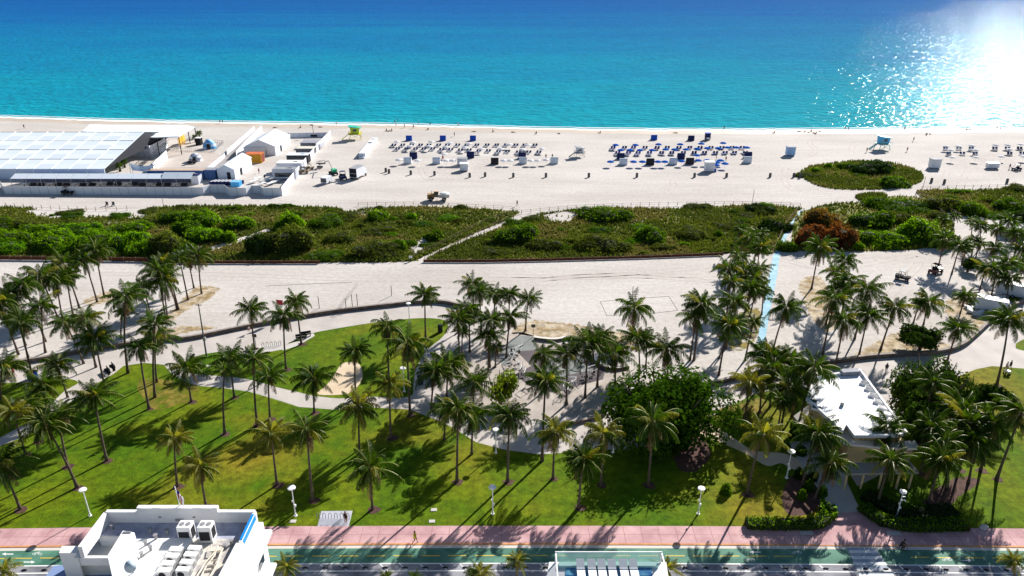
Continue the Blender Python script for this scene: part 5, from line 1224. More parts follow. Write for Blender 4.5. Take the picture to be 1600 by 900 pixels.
buggy(P(484, 265), R(-80), M_wood, mat('cart_tan', c255(120, 90, 70), .7), 'brown utility cart, farther of the two beside the compound wall', s=1.0)
buggy(P(536, 280), R(20), M_navy, M_navy, 'dark purple buggy between the boom lift and the box truck', s=1.35)
buggy(P(1588, 266), R(90), M_navy, M_wfab, 'blue seated buggy with white top at the far right beach', s=1.0)
buggy(P(300, 256), R(-80), M_dark, M_grey, 'black buggy parked right of the geodesic dome', s=1.0)
def box_truck():
    g = P(556, 281); e = T('box_truck', (g.x, g.y + 2, 0), 'white box truck with its dark rear opening towards the dunes', 'truck', R(-18))
    part('cargo_box', MB().box((0, .2, 2.0), (2.6, 5.0, .08)).box((-1.27, .2, 1.9 + .3), (.08, 5.0, 2.8)).box((1.27, .2, 2.2), (.08, 5, 2.8)).box((0, 2.68, 2.2), (2.5, .08, 2.8)).box((0, .2, .8), (2.6, 5, .1)), M_wwall, e)
    part('roof', MB().box((0, .2, 3.62), (2.66, 5.06, .08)), M_greyroof, e); part('rear_shade', MB().box((0, -2.1, 2.2), (2.44, .1, 2.75)), M_dark, e)  # dark panel at the back paints the shade inside the open cargo box
    c = part('cab', MB().box((0, 3.6, 1.5), (2.3, 1.7, 1.7), taper=.9), M_wwall, e); part('windscreen', MB().box((0, 4.38, 1.8), (1.9, .1, .8)), M_glass, c)
    for x in (-1.15, 1.15):
        for y in (-1.3, 3.5): wheel(e, x, y, .45, .3)
    part('bumper', MB().box((0, -2.45, .55), (2.4, .12, .2)), M_dark, e)
box_truck()
def small_trailer():
    g = P(509, 288); e = T('cargo_trailer', (g.x, g.y + 1.3, 0), 'small white trailer with dark glass front beside the boom lift', 'trailer', R(-20))
    part('body', MB().box((0, 0, 1.25), (2.1, 3.2, 1.7)), M_wwall, e); part('window', MB().box((0, -1.62, 1.25), (1.9, .06, 1.1)), M_glass, e)
    part('drawbar', MB().tube([(0, 1.6, .5), (0, 3.2, .45)], .06, 5), M_dark, e)
    for x in (-1.1, 1.1): wheel(e, x, 0, .38)
small_trailer()
def boom():
    g = P(521, 273); e = T('boom_lift', g, 'green boom lift with folded arm and dark platforms', 'boom lift', R(30))
    part('chassis', MB().box((0, 0, .7), (2.0, 3.0, .5)), M_dark, e); part('turret', MB().box((.3, 0, 1.4), (1.5, 1.8, .9)), mat('lift_green', c255(60, 180, 130), .45), e)
    part('boom_arm', MB().tube([(0, 0, 1.6), (-.6, 2.0, 4.2), (-1.0, 6.5, 2.6)], .14, 6), M_steel, e)
    b = MB().box((-1.4, 7.0, 2.2), (2.2, 1.0, .1))
    for x in (-2.4, -.4):
        for y in (6.55, 7.45): b.box((x, y, 2.75), (.06, .06, 1.1))
    b.box((-1.4, 6.55, 3.3), (2.1, .06, .06)).box((-1.4, 7.45, 3.3), (2.1, .06, .06)); part('basket', b, M_dark, e)
    for x in (-1.0, 1.0):
        for y in (-1.0, 1.0): wheel(e, x, y, .45, .3)
boom()
g = P(500, 263); e = T('scissor_platform', g, 'dark platform lift standing seaward of the green boom lift', 'lift'); part('base', MB().box((0, 0, .5), (1.8, 1.0, .5)), M_dark, e)
part('scissor_arms', MB().tube([(-.7, 0, .7), (.7, 0, 1.6)], .06, 4).tube([(.7, 0, .7), (-.7, 0, 1.6)], .06, 4), M_steel, e)
part('deck', MB().box((0, 0, 1.65), (2.2, 1.1, .1)).box((0, .5, 2.2), (2.2, .05, .05)).box((0, -.5, 2.2), (2.2, .05, .05)), M_dark, e)
for x, y, h, lab in ((491, 214, 4.6, 'dark mobile light tower inside the back corner of the compound'),):
    g = P(x, y); e = T('light_tower', g, lab, 'light tower'); part('mast', MB().tube([(0, 0, .8), (-.3, 0, h)], .09, 6), M_dark, e)
    part('lamps', MB().box((-.5, 0, h + .1), (1.2, .3, .5)), M_grey, e); part('trailer_base', MB().box((0, 0, .6), (2.6, 1.3, .8)).box((1.6, 0, .35), (1.6, .2, .15)), M_dark, e)
def loader():
    g = P(684, 313); e = T('wheel_loader', (g.x, g.y, 0), 'tan loader hauling a white tipping skip on the open sand', 'loader', R(-90))
    tn = mat('loader_tan', c255(170, 135, 80), .6, c255(130, 100, 60), .6)
    part('engine_body', MB().box((0, -1.9, 1.25), (1.9, 1.9, 1.3)), tn, e); c = part('cab', MB().box((0, -.3, 1.9), (1.6, 1.4, 1.6), taper=.9), mat('cab_tan', c255(150, 130, 110), .6), e)
    part('window', MB().box((0, -.3, 2.1), (1.64, 1.0, .8)), M_glass, c); part('cab_roof', MB().box((0, -.3, 2.78), (1.6, 1.5, .1)), mat('cab_roof_tan', c255(200, 180, 160), .6), c)
    part('skip', MB().box((0, 1.9, 1.5), (2.3, 2.8, 1.0), taper=1.15), mat('skip_grey', c255(190, 188, 186), .6), e); part('load', MB().ell((0, 1.9, 2.0), (1.1, 1.4, .45), 10, 6), M_white, e)
    part('exhaust', MB().tube([(.5, -1.6, 1.9), (.5, -1.6, 2.9)], .06, 6), M_dark, e)
    for x in (-1.0, 1.0):
        for y in (-1.8, 1.9): wheel(e, x, y, .6, .4)
loader()
def long_box():
    a, b = P(566, 247), P(586, 222); c = (a + b) / 2; d = b - a; e = T('bar_unit', c, 'long low white box unit on the sand right of the lime tower', 'storage box', math.atan2(d.y, d.x) - R(90)); ln = d.length
    part('body', MB().box((0, 0, .9), (2.2, ln, 1.6)), M_wwall, e); part('lid_slot', MB().box((-.2, ln * .15, 1.72), (1.4, 1.6, .06)).box((-.2, ln * .4, 1.72), (1.4, 1.0, .06)), M_dark, e)
    part('step', MB().box((0, -ln / 2 - .6, .35), (1.8, 1.0, .7)), M_wfab, e)
long_box()
def trailer(x, y, rz, ln, label):
    g = P(x, y); e = T('cargo_trailer', g, label, 'trailer', rz)
    part('body', MB().box((0, 0, 1.55), (2.2, ln, 2.2)), mat('trailer_white', c255(200, 206, 216), .5), e); part('roof', MB().box((0, 0, 2.69), (2.1, ln - .1, .08)), M_white, e)
    part('rear_door', MB().box((0, -ln / 2 - .03, 1.5), (1.9, .05, 1.9)), M_wfab, e); part('drawbar', MB().tube([(0, ln / 2, .5), (0, ln / 2 + 1.2, .45)], .07, 5), M_dark, e)
    for s in (-1.12, 1.12):
        for q in (-.45, .45): wheel(e, s, q, .35)
trailer(1546, 486, R(58), 5.2, 'nearer white enclosed trailer parked under palms by the right stone wall')
trailer(1577, 462, R(58), 5.0, 'farther white enclosed trailer parked under palms at the right')
# stacked white beach gear next to the trailers
for i, (x, y) in enumerate(((1512, 483), (1518, 489), (1525, 492), (1531, 490), (1521, 483), (1557, 462), (1563, 466), (1555, 470), (1570, 470))):
    g = P(x, y); o = solid('folded_lounger', MB().box((0, 0, .5), (.7, 1.7, .12), M=Matrix.Rotation(R(12 * (i % 3)), 3, 'X')).box((.3, 0, .22), (.05, 1.5, .44)).box((-.3, 0, .22), (.05, 1.5, .44)), M_white, g, None, None, rz=i * .7)
    line_up(o, 'fold', 'white folded beach lounger stacked beside the right trailers, %s', 'folded lounger', 'folded loungers by the trailers', x=x)

# ------------------------------------------------------------------ buildings
def pz(mb, pts, ztop, h, mi=0, mtop=None):
    q = [P(a, b, ztop) for a, b in pts]; q = [(p.x, p.y) for p in q]
    ar = sum(q[i][0] * q[(i + 1) % len(q)][1] - q[(i + 1) % len(q)][0] * q[i][1] for i in range(len(q)))
    if ar < 0: q.reverse()
    mb.prism(q, ztop - h, ztop, mi, mtop); return mb
def ring(mb, pts, ztop, h, th, mi=0, closed=True):
    q = [P(a, b, ztop) for a, b in pts]; n = len(q)
    for i in range(n if closed else n - 1):
        a, b = q[i], q[(i + 1) % n]; d = b - a; c = (a + b) / 2
        mb.box((c.x, c.y, ztop - h / 2 + .003 * (i % 2)), (d.length + th * .9, th, h), math.atan2(d.y, d.x), mi)
    return mb
def pavilion():
    e = T('park_pavilion', (P(1340, 700).x, P(1340, 700).y, 0), 'cream pavilion with bright white flat roof among the right palms', 'pavilion'); o = Vector(e.location)
    M_cream = mat('cream_wall', c255(206, 184, 140), .85, c255(190, 168, 126), .4)
    def add(name, mb, m):
        mb.v = [(x - o.x, y - o.y, z) for x, y, z in mb.v]; return part(name, mb, m, e)
    main = [(1274, 588), (1344, 577), (1416, 674), (1400, 679), (1336, 679), (1322, 660), (1316, 671), (1262, 622)]
    inner = [(1278, 592), (1342, 582), (1409, 672), (1398, 675), (1338, 675), (1322, 655), (1312, 664), (1268, 622)]
    add('walls', pz(MB(), inner, 5.75, 5.75), M_cream)
    r = MB(); pz(r, main, 6.05, .28); add('roof', r, mat('roof_white', (.82, .82, .83), .7, (.74, .75, .77), .25))
    p = MB(); ring(p, main, 6.45, .42, .3); add('parapet', p, M_stucco)
    sk = [(1351, 599), (1359, 608), (1365, 618), (1373, 628), (1380, 638), (1389, 648), (1396, 658), (1270, 628), (1276, 638)]
    for x, y in sk:
        s = MB(); g = P(x, y, 6.2); s.box((g.x, g.y, 6.2), (1.3, .9, .3), R(-30)); fr = add('skylight', s, M_stucco)
        s = MB(); s.box((g.x, g.y, 6.36), (1.05, .7, .04), R(-30)); s.v = [(x - o.x, y - o.y, z) for x, y, z in s.v]; part('pane', s, M_glass, fr)
    s = MB(); g = P(1316, 631, 6.3); s.cyl((g.x, g.y, 6.0), .25, .6, 8); add('roof_vent', s, M_grey)
    s = MB(); g = P(1327, 583, 6.2); s.box((g.x, g.y, 6.35), (2.6, 1.0, .7), R(6)); add('roof_hatch', s, M_greyroof)
    add('lower_roof', pz(MB(), [(1296, 668), (1322, 664), (1345, 686), (1380, 692), (1430, 688), (1436, 700), (1380, 699), (1322, 693), (1298, 676)], 4.5, .3), M_stucco)
    add('front_block', pz(MB(), [(1326, 694), (1376, 698), (1418, 694), (1400, 675), (1335, 672)], 4.2, 4.2), M_cream)
    add('porch_roof', pz(MB(), [(1322, 722), (1376, 723), (1410, 706), (1436, 738), (1322, 740)], 2.9, .25), mat('porch_grey', c255(150, 146, 140), .85))
    c = MB()
    for x, y in ((1326, 738), (1352, 738), (1380, 738), (1408, 738), (1428, 737)): g = P(x, y, 2.7); c.cyl((g.x, g.y + .2, 0), .14, 2.65, 8)
    add('columns', c, M_cream); add('side_terrace', pz(MB(), [(1240, 650), (1264, 632), (1300, 672), (1280, 700)], 1.0, 1.0), mat('terrace_grey', c255(130, 126, 122), .85))
    for k in range(5):
        a = P(1266, 626, 5.7).lerp(P(1311, 668, 5.7), (k + .5) / 5); s = MB().box((a.x - .12, a.y, 2.6), (.1, 1.5, 2.2), R(-40)); add('window', s, M_glass)
pavilion()

def hotel():
    zt = 21.5; fr = P(280, 799, 22.5); xl, xr, Yf = P(166, 799, 22.5).x, P(398, 799, 22.5).x, fr.y
    o = Vector((xl, Yf, 0)); e = T('white_hotel', o, 'white stepped hotel block with rooftop machinery at the bottom left', 'hotel')
    def add(name, mb, m, par=e):
        mb.v = [(x - o.x, y - o.y, z) for x, y, z in mb.v]; return part(name, mb, m, par)
    Yb = 22.0
    ya = P(150, 838, zt).y; xa = P(196, 838, zt).x; b_ = P(186, 935, zt)
    fp = [(b_.x, b_.y), (xr + .5, b_.y), (xr + .5, Yf), (xl, Yf), (xl, ya), (xa, ya)]
    add('walls', MB().prism(fp, 0, zt - .02), M_stucco)
    add('roof', MB().prism([(b_.x + .05, b_.y), (xr, b_.y), (xr, Yf - .05), (xl + .05, Yf - .05), (xl + .05, ya + .05), (xa + .05, ya + .05)], zt - .01, zt + .05), mat('roof_lilac', c255(140, 144, 164), .85, c255(182, 186, 200), .9, lo=.38, hi=.62, detail=8))
    p = MB(); p.box(((xl + xr) / 2, Yf, zt + .55), (xr - xl, .3, 1.0)); xm = P(216, 793, 22.8).x; xn = P(341, 793, 22.8).x
    p.box(((xm + xn) / 2, Yf + .003, zt + .75), (xn - xm, .34, 1.42)); p.box((xl, Yf - 1.9, zt + .5), (.3, 3.6, 1.0))
    for k in range(4): p.box((xm + (xn - xm) * (k + .5) / 4, Yf - .1, zt + 1.47), (.8, .3, .06))
    add('front_parapet', p, M_stucco)
    v = MB()
    for x in (253, 306): g = P(x, 803, 22.1); v.box((g.x, Yf - .19, g.z), (.2, .06, .1))
    g = P(281, 808, 22); v.box((g.x, Yf - .2, zt + .35), (.6, .08, .2)); add('vents', v, M_grey)
    p = MB(); yb2 = P(380, 846, 22.5).y; p.box((xr, (Yf + yb2) / 2, zt + .5), (.25, Yf - yb2, 1.02)); add('side_parapet', p, M_stucco)
    add('blue_strip', MB().box((xr - .02, (Yf + yb2) / 2 - .1, zt + 1.03), (.18, Yf - yb2 - .5, .05)), mat('strip_blue', c255(20, 130, 220), .5))
    add('blue_panel', MB().box((xr + .14, (Yf + yb2) / 2 - .1, zt + .75), (.04, Yf - yb2 - .5, .45)), mat('strip_blue', c255(20, 130, 220), .5))
    add('rear_wall', pz(MB(), [(369, 848), (381, 848), (398, 930), (325, 930)], 22.7, 2.2), M_stucco)
    led = MB()
    for k, z in enumerate((20.9, 17.8, 14.6, 11.4, 8.2, 5)): led.box((xr + .8, Yf - 3.5 - .2 * k, z), (.8, 6.4, .25))
    add('ledges', led, M_stucco)
    for z in (19.3, 16.1, 12.9, 9.7, 6.5):
        for y in (Yf - 1.6, Yf - 4.2, Yf - 7.0):
            w_ = add('window', MB().box((xr + .52, y, z), (.06, 1.3, 1.4)), M_stucco); part('pane', MB().box((xr + .56 - o.x, y - o.y, z), (.04, 1.1, 1.2)), M_glass, w_)
    # left stepped volumes
    add('left_terrace', pz(MB(), [(138, 834), (192, 834), (172, 868), (121, 870)], 20.6, 20.6), mat('cream_floor', c255(216, 212, 204), .8))
    p = MB(); ring(p, [(140, 835), (190, 835)], 21.2, .8, .25, closed=False); ring(p, [(138, 836), (120, 870)], 21.2, .8, .25, closed=False); ring(p, [(122, 870), (172, 870)], 21.1, .7, .25, closed=False); add('terrace_parapet', p, M_stucco)
    add('stair_head', pz(MB(), [(97, 853), (121, 853), (119, 864), (92, 864)], 21.4, 21.4), M_stucco)
    add('lower_deck', pz(MB(), [(84, 884), (172, 876), (184, 940), (40, 940)], 18.8, 18.8), mat('deck_blue', c255(120, 140, 180), .8))
    add('bulkhead', pz(MB(), [(192, 829), (210, 832), (205, 848), (212, 930), (182, 930), (168, 868)], 24.0, 3.0), M_stucco)
    add('bulkhead_opening', pz(MB(), [(193, 830), (205, 830), (204, 832), (192, 832)], 24.06, .1), M_grey)
    add('rear_roof', pz(MB(), [(212, 842), (300, 840), (292, 856), (262, 872), (240, 905), (205, 930), (206, 860)], 22.1, .7), mat('membrane', (.8, .8, .79), .7, (.58, .57, .54), .5, lo=.45, hi=.7, detail=8))
    add('rear_slab', pz(MB(), [(300, 842), (385, 842), (372, 856), (340, 930), (244, 930), (270, 878)], 21.62, .1), mat('slab_cream', c255(200, 194, 184), .85, c255(160, 156, 156), 1.0, lo=.45, hi=.55))
    return zt, o, Yf
HZ, HO, HY = hotel()
def ac_big(x, y, lab):
    g = P(x, y, HZ + .1); e = T('rooftop_chiller', (g.x, g.y + .5, HZ + .12), lab, 'air conditioner'); e.scale = (.80, .80, .80); part('casing', MB().box((0, 0, .95), (1.2, 1.0, 1.6)).box((0, 0, .08), (1.25, 1.05, .1)), M_white, e)
    part('grille', MB().box((-.05, -.51, .75), (.95, .04, 1.0)).box((.61, 0, .9), (.04, .7, 1.1)), M_dark, e); f = MB()
    for s in (-.28, .28): f.cyl((s, 0, 1.75), .23, .03, 14)
    part('fans', f, M_grey, e); part('legs', MB().box((-.5, 0, .03), (.1, .9, .14)).box((.5, 0, .03), (.1, .9, .14)), M_steel, e)
ac_big(290, 850, 'large white rooftop chiller, left of the pair'); ac_big(322, 850, 'large white rooftop chiller, right of the pair')
def ac_s():
    e = empty('condenser_unit', (0, 0, 0)); part('casing', MB().box((0, 0, .4), (.9, .42, .7)), M_white, e); f = part('fan', MB().tube([(-.12, -.215, .4), (-.12, -.225, .4)], .25, 14), M_dark, e)
    part('feet', MB().box((-.3, 0, .03), (.08, .4, .08)).box((.3, 0, .03), (.08, .4, .08)), M_steel, e); part('side_grille', MB().box((.455, 0, .4), (.02, .34, .5)), M_grey, e); return e
AS = Proto(ac_s)
for key, lab, L in (('ac1', 'small white condenser in the left column on the hotel roof, %s', ((276, 873), (270, 883), (263, 895), (258, 906))), ('ac2', 'small white condenser in the right column on the hotel roof, %s', ((305, 871), (299, 881), (293, 893), (287, 905)))):
    for x, y in L: g = P(x, y, HZ + .12); line_up(AS.at((g.x, g.y + .2, HZ + .13), R(-4)), key, lab, 'air conditioner', 'condensers on the hotel roof', x=x)
def roof_bits():
    rg = random.Random(8)
    for i, (x, y) in enumerate(((236, 832), (244, 842), (352, 858), (228, 852), (222, 870), (362, 851), (176, 826), (262, 834), (236, 860))):
        z = HZ + (.6 if 212 < x < 262 and y > 838 else .1); g = P(x, y, z); o = MB().cyl((0, 0, 0), .10, .35, 8).cyl((0, 0, .35), .16, .06, 8).build('roof_vent_pipe', M_grey, None, (g.x, g.y, z))
        line_up(o, 'rvp', 'short grey vent pipe on the white hotel roof, %s', 'vent pipe', 'vent pipes on the hotel roof', x=x)
roof_bits()
def pipes():
    e = T('pipe_rack', P(340, 880, HZ), 'cream pipe racks snaking over the hotel roof', 'pipes'); o = Vector(e.location); e.location.z = 0
    for L in (((350, 853), (343, 868), (338, 885), (325, 905)), ((341, 852), (335, 868), (322, 885), (312, 905)), ((336, 862), (320, 880), (305, 905)), ((350, 853), (341, 852)), ((345, 862), (337, 863)), ((341, 874), (330, 876)), ((338, 882), (322, 884)), ((334, 890), (318, 892)), ((300, 852), (306, 862), (298, 868)), ((330, 852), (328, 862), (345, 860))):
        q = [P(a, b, HZ + .4) - o for a, b in L]; part('pipe', MB().tube([(v.x, v.y, HZ + .4) for v in q], .06, 5), mat('pipe_cream', c255(214, 204, 186), .7), e)
pipes()
def dish():
    g = P(208, 893, 24.1); e = T('satellite_dish', (g.x, g.y, 24.0), 'pale round satellite dish on the hotel roof', 'satellite dish'); d = MB(); n = 16
    d.tube([(0, 0, .55), (0, -.05, .6), (0, -.12, .65)], [.12, .34, .42], n); part('bowl', d, mat('dish_grey', c255(190, 205, 215), .4), e, smooth=True)
    part('arm', MB().tube([(0, -.1, .3), (0, -.6, .55)], .02, 5), M_grey, e); part('mast', MB().tube([(0, 0, 0), (0, 0, .55)], .04, 6), M_grey, e)
dish()
def flag():
    b = PY(282, 792, HY + .1); t = PY(273, 760, HY + .1); e = T('flagpole', b, 'flagpole with striped flag on the hotel front parapet', 'flagpole'); d = t - b; part('pole', MB().tube([(0, 0, -.8), d], [.05, .03], 6), M_white, e)
    f = MB(); n = 6
    for i in range(n):
        for j in range(3):
            u0, u1 = i / n, (i + 1) / n; v0, v1 = j / 3, (j + 1) / 3; w_ = lambda u, v: (d.x * .75 + u * .42 + .05 * math.sin(v * 5), .14 * math.sin(u * 6), d.z * .8 - v * .9 - u * .5)
            f.face([w_(u0, v0), w_(u1, v0), w_(u1, v1), w_(u0, v1)], 2 if (i < 3 and j == 0) else (i % 2))
    part('flag', f, [mat('flag_red', (.5, .03, .05), .7), mat('flag_white', (.8, .8, .8), .7), mat('flag_blue', (.02, .03, .2), .7)], e)
flag()
def pool():
    z = 17.8; o = P(950, 880, z); o = Vector((o.x, o.y, 0)); e = T('pool_rooftop_building', o, 'white building with rooftop plunge pool behind glass at the bottom centre', 'building')
    def add(name, mb, m):
        mb.v = [(x - o.x, y - o.y, zz) for x, y, zz in mb.v]; return part(name, mb, m, e)
    add('walls', pz(MB(), [(858, 878), (1041, 878), (1056, 990), (842, 990)], z, z), M_stucco)
    p = MB(); pz(p, [(873, 878), (1029, 878), (1029, 884), (873, 884)], z + .25, .24); add('coping', p, mat('coping_teal', c255(176, 214, 208), .4))
    add('pool_water', pz(MB(), [(884, 884.5), (1018, 884.5), (1024, 990), (878, 990)], z + .06, .05), mat('pool_blue', c255(110, 176, 200), .15, c255(60, 110, 170), 1.5))
    m = bpy.data.materials.new('rail_glass'); m.use_nodes = True; b = m.node_tree.nodes['Principled BSDF']; b.inputs['Base Color'].default_value = (.55, .8, .74, 1); b.inputs['Roughness'].default_value = .05; b.inputs['Alpha'].default_value = .35
    g0, g1 = P(868, 879, z), P(1032, 879, z); add('glass_rail', MB().box(((g0.x + g1.x) / 2, g0.y, z + .55), (g1.x - g0.x, .04, 1.0)), m)
    add('handrail', MB().box(((g0.x + g1.x) / 2, g0.y, z + 1.08), (g1.x - g0.x + .1, .07, .05)).box((g0.x, g0.y - 3.5, z + 1.0), (.1, 7, .12)).box((g1.x, g1.y - 3.5, z + 1.0), (.1, 7, .12)).box((g0.x, g0.y, z + .5), (.1, .1, 1.1)).box((g1.x, g1.y, z + .5), (.1, .1, 1.1)), M_white)
    return z
PZ = pool()
PL = Proto(lambda: (lambda t: (part('cushion', MB().box((0, -.6, .2), (.62, 1.2, .12)), M_white, t), part('backrest', MB().box((0, .32, .34), (.62, .75, .1), M=Matrix.Rotation(R(22), 3, 'X')), M_white, t), t)[2])(empty('pool_lounger', (0, 0, 0))))
for i, x in enumerate((907, 924.5, 940, 956, 974, 989.5)):
    g = P(x, 892, PZ); line_up(PL.at((g.x, g.y, PZ + .08), 0), 'pl', 'white lounger in the rooftop pool, %s', 'pool lounger', 'loungers in the rooftop pool', x=x)

# ------------------------------------------------------------------ lamps, posts, fences, furniture
def lampfn():
    e = empty('street_lamp', (0, 0, 0)); part('pole', MB().tube([(0, 0, 0), (0, 0, .4), (0, 0, .42), (0, 0, 4.3)], [.13, .13, .09, .06], 8), M_white, e)
    h = part('lamp_head', MB().tube([(0, 0, 4.2), (0, 0, 4.32), (0, 0, 4.45), (0, 0, 4.52)], [.12, .50, .48, .16], 18), M_white, e); part('lens', MB().cyl((0, 0, 4.16), .11, .05, 10), mat('lens', (.6, .6, .55), .3), h)
    part('base_plate', MB().cyl((0, 0, 0), .24, .07, 10), M_white, e); return e
LP = Proto(lampfn)
for hx, hy, bx, by, lab, box in ((130, 765, 141, 806, 'white disc headed lamp left of the white hotel', 0), (455, 762, 462, 806, 'white disc headed lamp just right of the white hotel', 1), (770, 761, 770, 803, 'white disc headed lamp near the centre of the front lawn', 1),
        (1097, 763, 1091, 803, 'white disc headed lamp below the brown mulch bed', 1), (1236, 705, 1229, 747, 'white disc headed lamp left of the pavilion walk', 1), (1409, 768, 1401, 807, 'white disc headed lamp in the shade right of pavilion walk', 2),
        (629, 575, 632, 612, 'white disc headed lamp on the oval lawn beside the path', 0), (638, 474, 640, 504, 'white lamp beside the stone wall near the lone large palm', 0), (774, 671, 775, 708, 'white lamp below the light green tree at the lawn edge', 0),
        (959, 668, 958, 707, 'white lamp in the shade of the big round tree', 0), (664, 545, 667, 575, 'white lamp at the right end of the oval lawn path', 0)):
    g = P(bx, by); t = PY(hx, hy, g.y); o = LP.at(g, 0, max(.75, min(1.25, t.z / 4.4))); tag(o, lab, 'street lamp', 'white disc headed lamps')
    if box:
        part('control_box', MB().box((.14, 0, 1.6), (.2, .2, .35)).box((-.12, 0, 2.3), (.15, .15, .25)), M_white, o)
        if box == 2: part('camera_arm', MB().box((.3, 0, 2.9), (.6, .08, .08)).box((.3, 0, 3.5), (.5, .08, .08)).box((.55, 0, 2.85), (.16, .3, .16)), M_white, o)
def tallpole():
    g = P(323, 558); t = PY(310, 475, g.y); e = T('camera_pole', g, 'very tall thin pole on the left promenade edge', 'pole'); d = t - g
    part('mast', MB().tube([(0, 0, 0), (d.x, d.y, d.z)], [.16, .08], 8), M_bin, e); part('arm', MB().box((d.x, 0, d.z - .2), (1.0, .1, .1)), M_bin, e); part('equipment_box', MB().box((.1 + d.x * .35, 0, d.z * .35), (.45, .4, .6)), M_steel, e)
tallpole()
def postfence(pts, label, step=2.6, h=1.1, m=None, rails=2, skin=None, name='post_fence'):
    q = [P(a, b) for a, b in pts]; PO = []; rl = MB(); sk = MB(); o = q[0]
    for a, b in zip(q, q[1:]):
        d = b - a; ln = d.length; n = max(1, round(ln / step)); az = math.atan2(d.y, d.x)
        for i in range(n): PO.append((a + d * (i / n), az))
        for k in range(rails): c = (a + b) / 2; rl.box((c.x, c.y, h * (.45 + .45 * k)), (ln, .04, .05), az)
        if skin: c = (a + b) / 2; sk.box((c.x, c.y - .02, h * .42), (ln, .03, h * .75), az)
    e = T(name, (o.x, o.y, 0), label, 'fence'); pm = MB().box((0, 0, h / 2), (.11, .11, h)).mesh('post', [m or M_wood])
    for c, az in PO: link('post', pm, e, (c.x - o.x, c.y - o.y, 0), az)
    rl.v = [(x - o.x, y - o.y, z) for x, y, z in rl.v]; sk.v = [(x - o.x, y - o.y, z) for x, y, z in sk.v]; part('ropes', rl, m or M_wood, e)
    if skin: part('slats', sk, skin, e)
M_snow = mat('slat_brown', c255(110, 56, 38), .9, c255(80, 50, 30), 1.5, stretch=(6, 1, 1))
postfence([(-40, 406), (0, 406), (100, 407), (232, 409)], 'low reddish slat fence along the left dune foot', skin=M_snow, name='slat_fence')
postfence([(240, 411), (330, 412), (420, 412), (500, 412)], 'brown slat fence piece between left dune and first shrubs', skin=M_snow, h=.8, name='slat_fence')
postfence([(662, 410), (760, 410), (860, 408), (1000, 404), (1130, 399)], 'long brown slat fence along the middle dune foot', skin=M_snow, h=.8, name='slat_fence')
postfence([(560, 322), (660, 321), (800, 328)], 'thin rope fence on the seaward edge left of the sand path')
postfence([(815, 334), (900, 326), (1000, 322), (1160, 320), (1250, 323)], 'thin rope fence on the seaward edge of the middle dune')
postfence([(646, 404), (700, 378), (760, 348), (812, 330)], 'rope fence along the upper side of the sand path', h=1.2)
postfence([(664, 409), (720, 380), (790, 346), (815, 337)], 'rope fence along the lower side of the sand path', h=1.2)
postfence([(1250, 324), (1228, 352), (1212, 386), (1206, 398)], 'wooden fence down the left side of the blue mat', h=1.1)
postfence([(1432, 302), (1462, 318), (1500, 340)], 'rope fence beside the far right beach path', h=1.1)
postfence([(1430, 306), (1450, 320), (1475, 336)], 'second rope fence on the left of the far right beach path', h=1.1)
postfence([(10, 324), (80, 328), (150, 330), (215, 328)], 'scattered posts along the left dune edge below the tents', h=1.3, rails=1)
postfence([(1440, 296), (1520, 294), (1620, 292)], 'rope fence behind the far right dune grass', h=1.0)
for x0, y0, h, lab in ((166 + 90, 326, 3.0, 'tall bare post on the left dune'), (683, 322, 3.4, 'slim pole below the tan loader'), (1175, 319, 4.2, 'slim leaning pole above the middle dune'), (921, 353, 3.2, 'pale post beside the large dune shrub'),
                       (1440, 302, 5, 'slim pole at the far right path entrance'), (1461, 326, 4, 'second slim pole by the far right path')):
    g = P(x0, y0); solid('marker_post', MB().tube([(0, 0, 0), (.1, 0, h)], .06, 6), M_wood, g, lab, 'post')
for x, y in ((167, 322), (177, 322)):
    g = P(x, y); e = T('beach_chair', g, 'two small grey chairs'.replace('two small', 'small') + (' left' if x == 167 else ' right') + ' of a pair at the left dune edge', 'chair')
    part('seat', MB().box((0, 0, .4), (.7, .6, .08)), M_bin, e); part('backrest', MB().box((0, .3, .8), (.7, .08, .8)), M_bin, e); part('legs', MB().box((-.3, 0, .2), (.06, .5, .4)).box((.3, 0, .2), (.06, .5, .4)), M_bin, e)
def gymfn():
    e = empty('exercise_frame', (0, 0, 0)); f = MB()
    for x in (-.8, .8):
        f.tube([(x, -.5, 0), (x, -.4, 2.1)], .045, 6); f.tube([(x, .6, 0), (x, .4, 1.5)], .04, 6); f.tube([(x, -.4, 1.5), (x, .4, 1.5)], .05, 6)
    f.tube([(-.8, -.4, 2.1), (.8, -.4, 2.1)], .06, 6); f.tube([(-.8, .4, 1.5), (.8, .4, 1.5)], .05, 6); part('frame', f, M_white, e)
    part('seat', MB().box((0, .1, .5), (.4, .9, .12)), M_dark, e); part('lever', MB().tube([(0, .1, .1), (0, -.3, 1.5), (.5, -.4, 1.7)], .045, 6), M_white, e); part('weights', MB().box((-.5, -.35, .8), (.35, .25, .7)), M_dark, e); return e
GY = Proto(gymfn)
for i, (x, y) in enumerate(((803, 551), (811, 553), (800, 565), (805, 574), (812, 583), (817, 589), (866, 580), (893, 602), (893, 609), (913, 592), (910, 570), (926, 588), (884, 616), (829, 605), (864, 602))):
    line_up(GY.at(P(x, y), i * .9, .85), 'gym', 'white tube exercise machine on the dark rubber court, %s', 'exercise machine', 'machines on the exercise court', x=x)
def benchfn():
    e = empty('park_bench', (0, 0, 0)); part('seat', MB().box((0, 0, .45), (1.9, .45, .07)), M_dark, e); part('backrest', MB().box((0, .24, .75), (1.9, .06, .45)), M_dark, e)
    for x in (-.8, .8): part('leg', MB().box((x, 0, .21), (.08, .42, .42)), M_dark, e)
    return e
BE = Proto(benchfn)
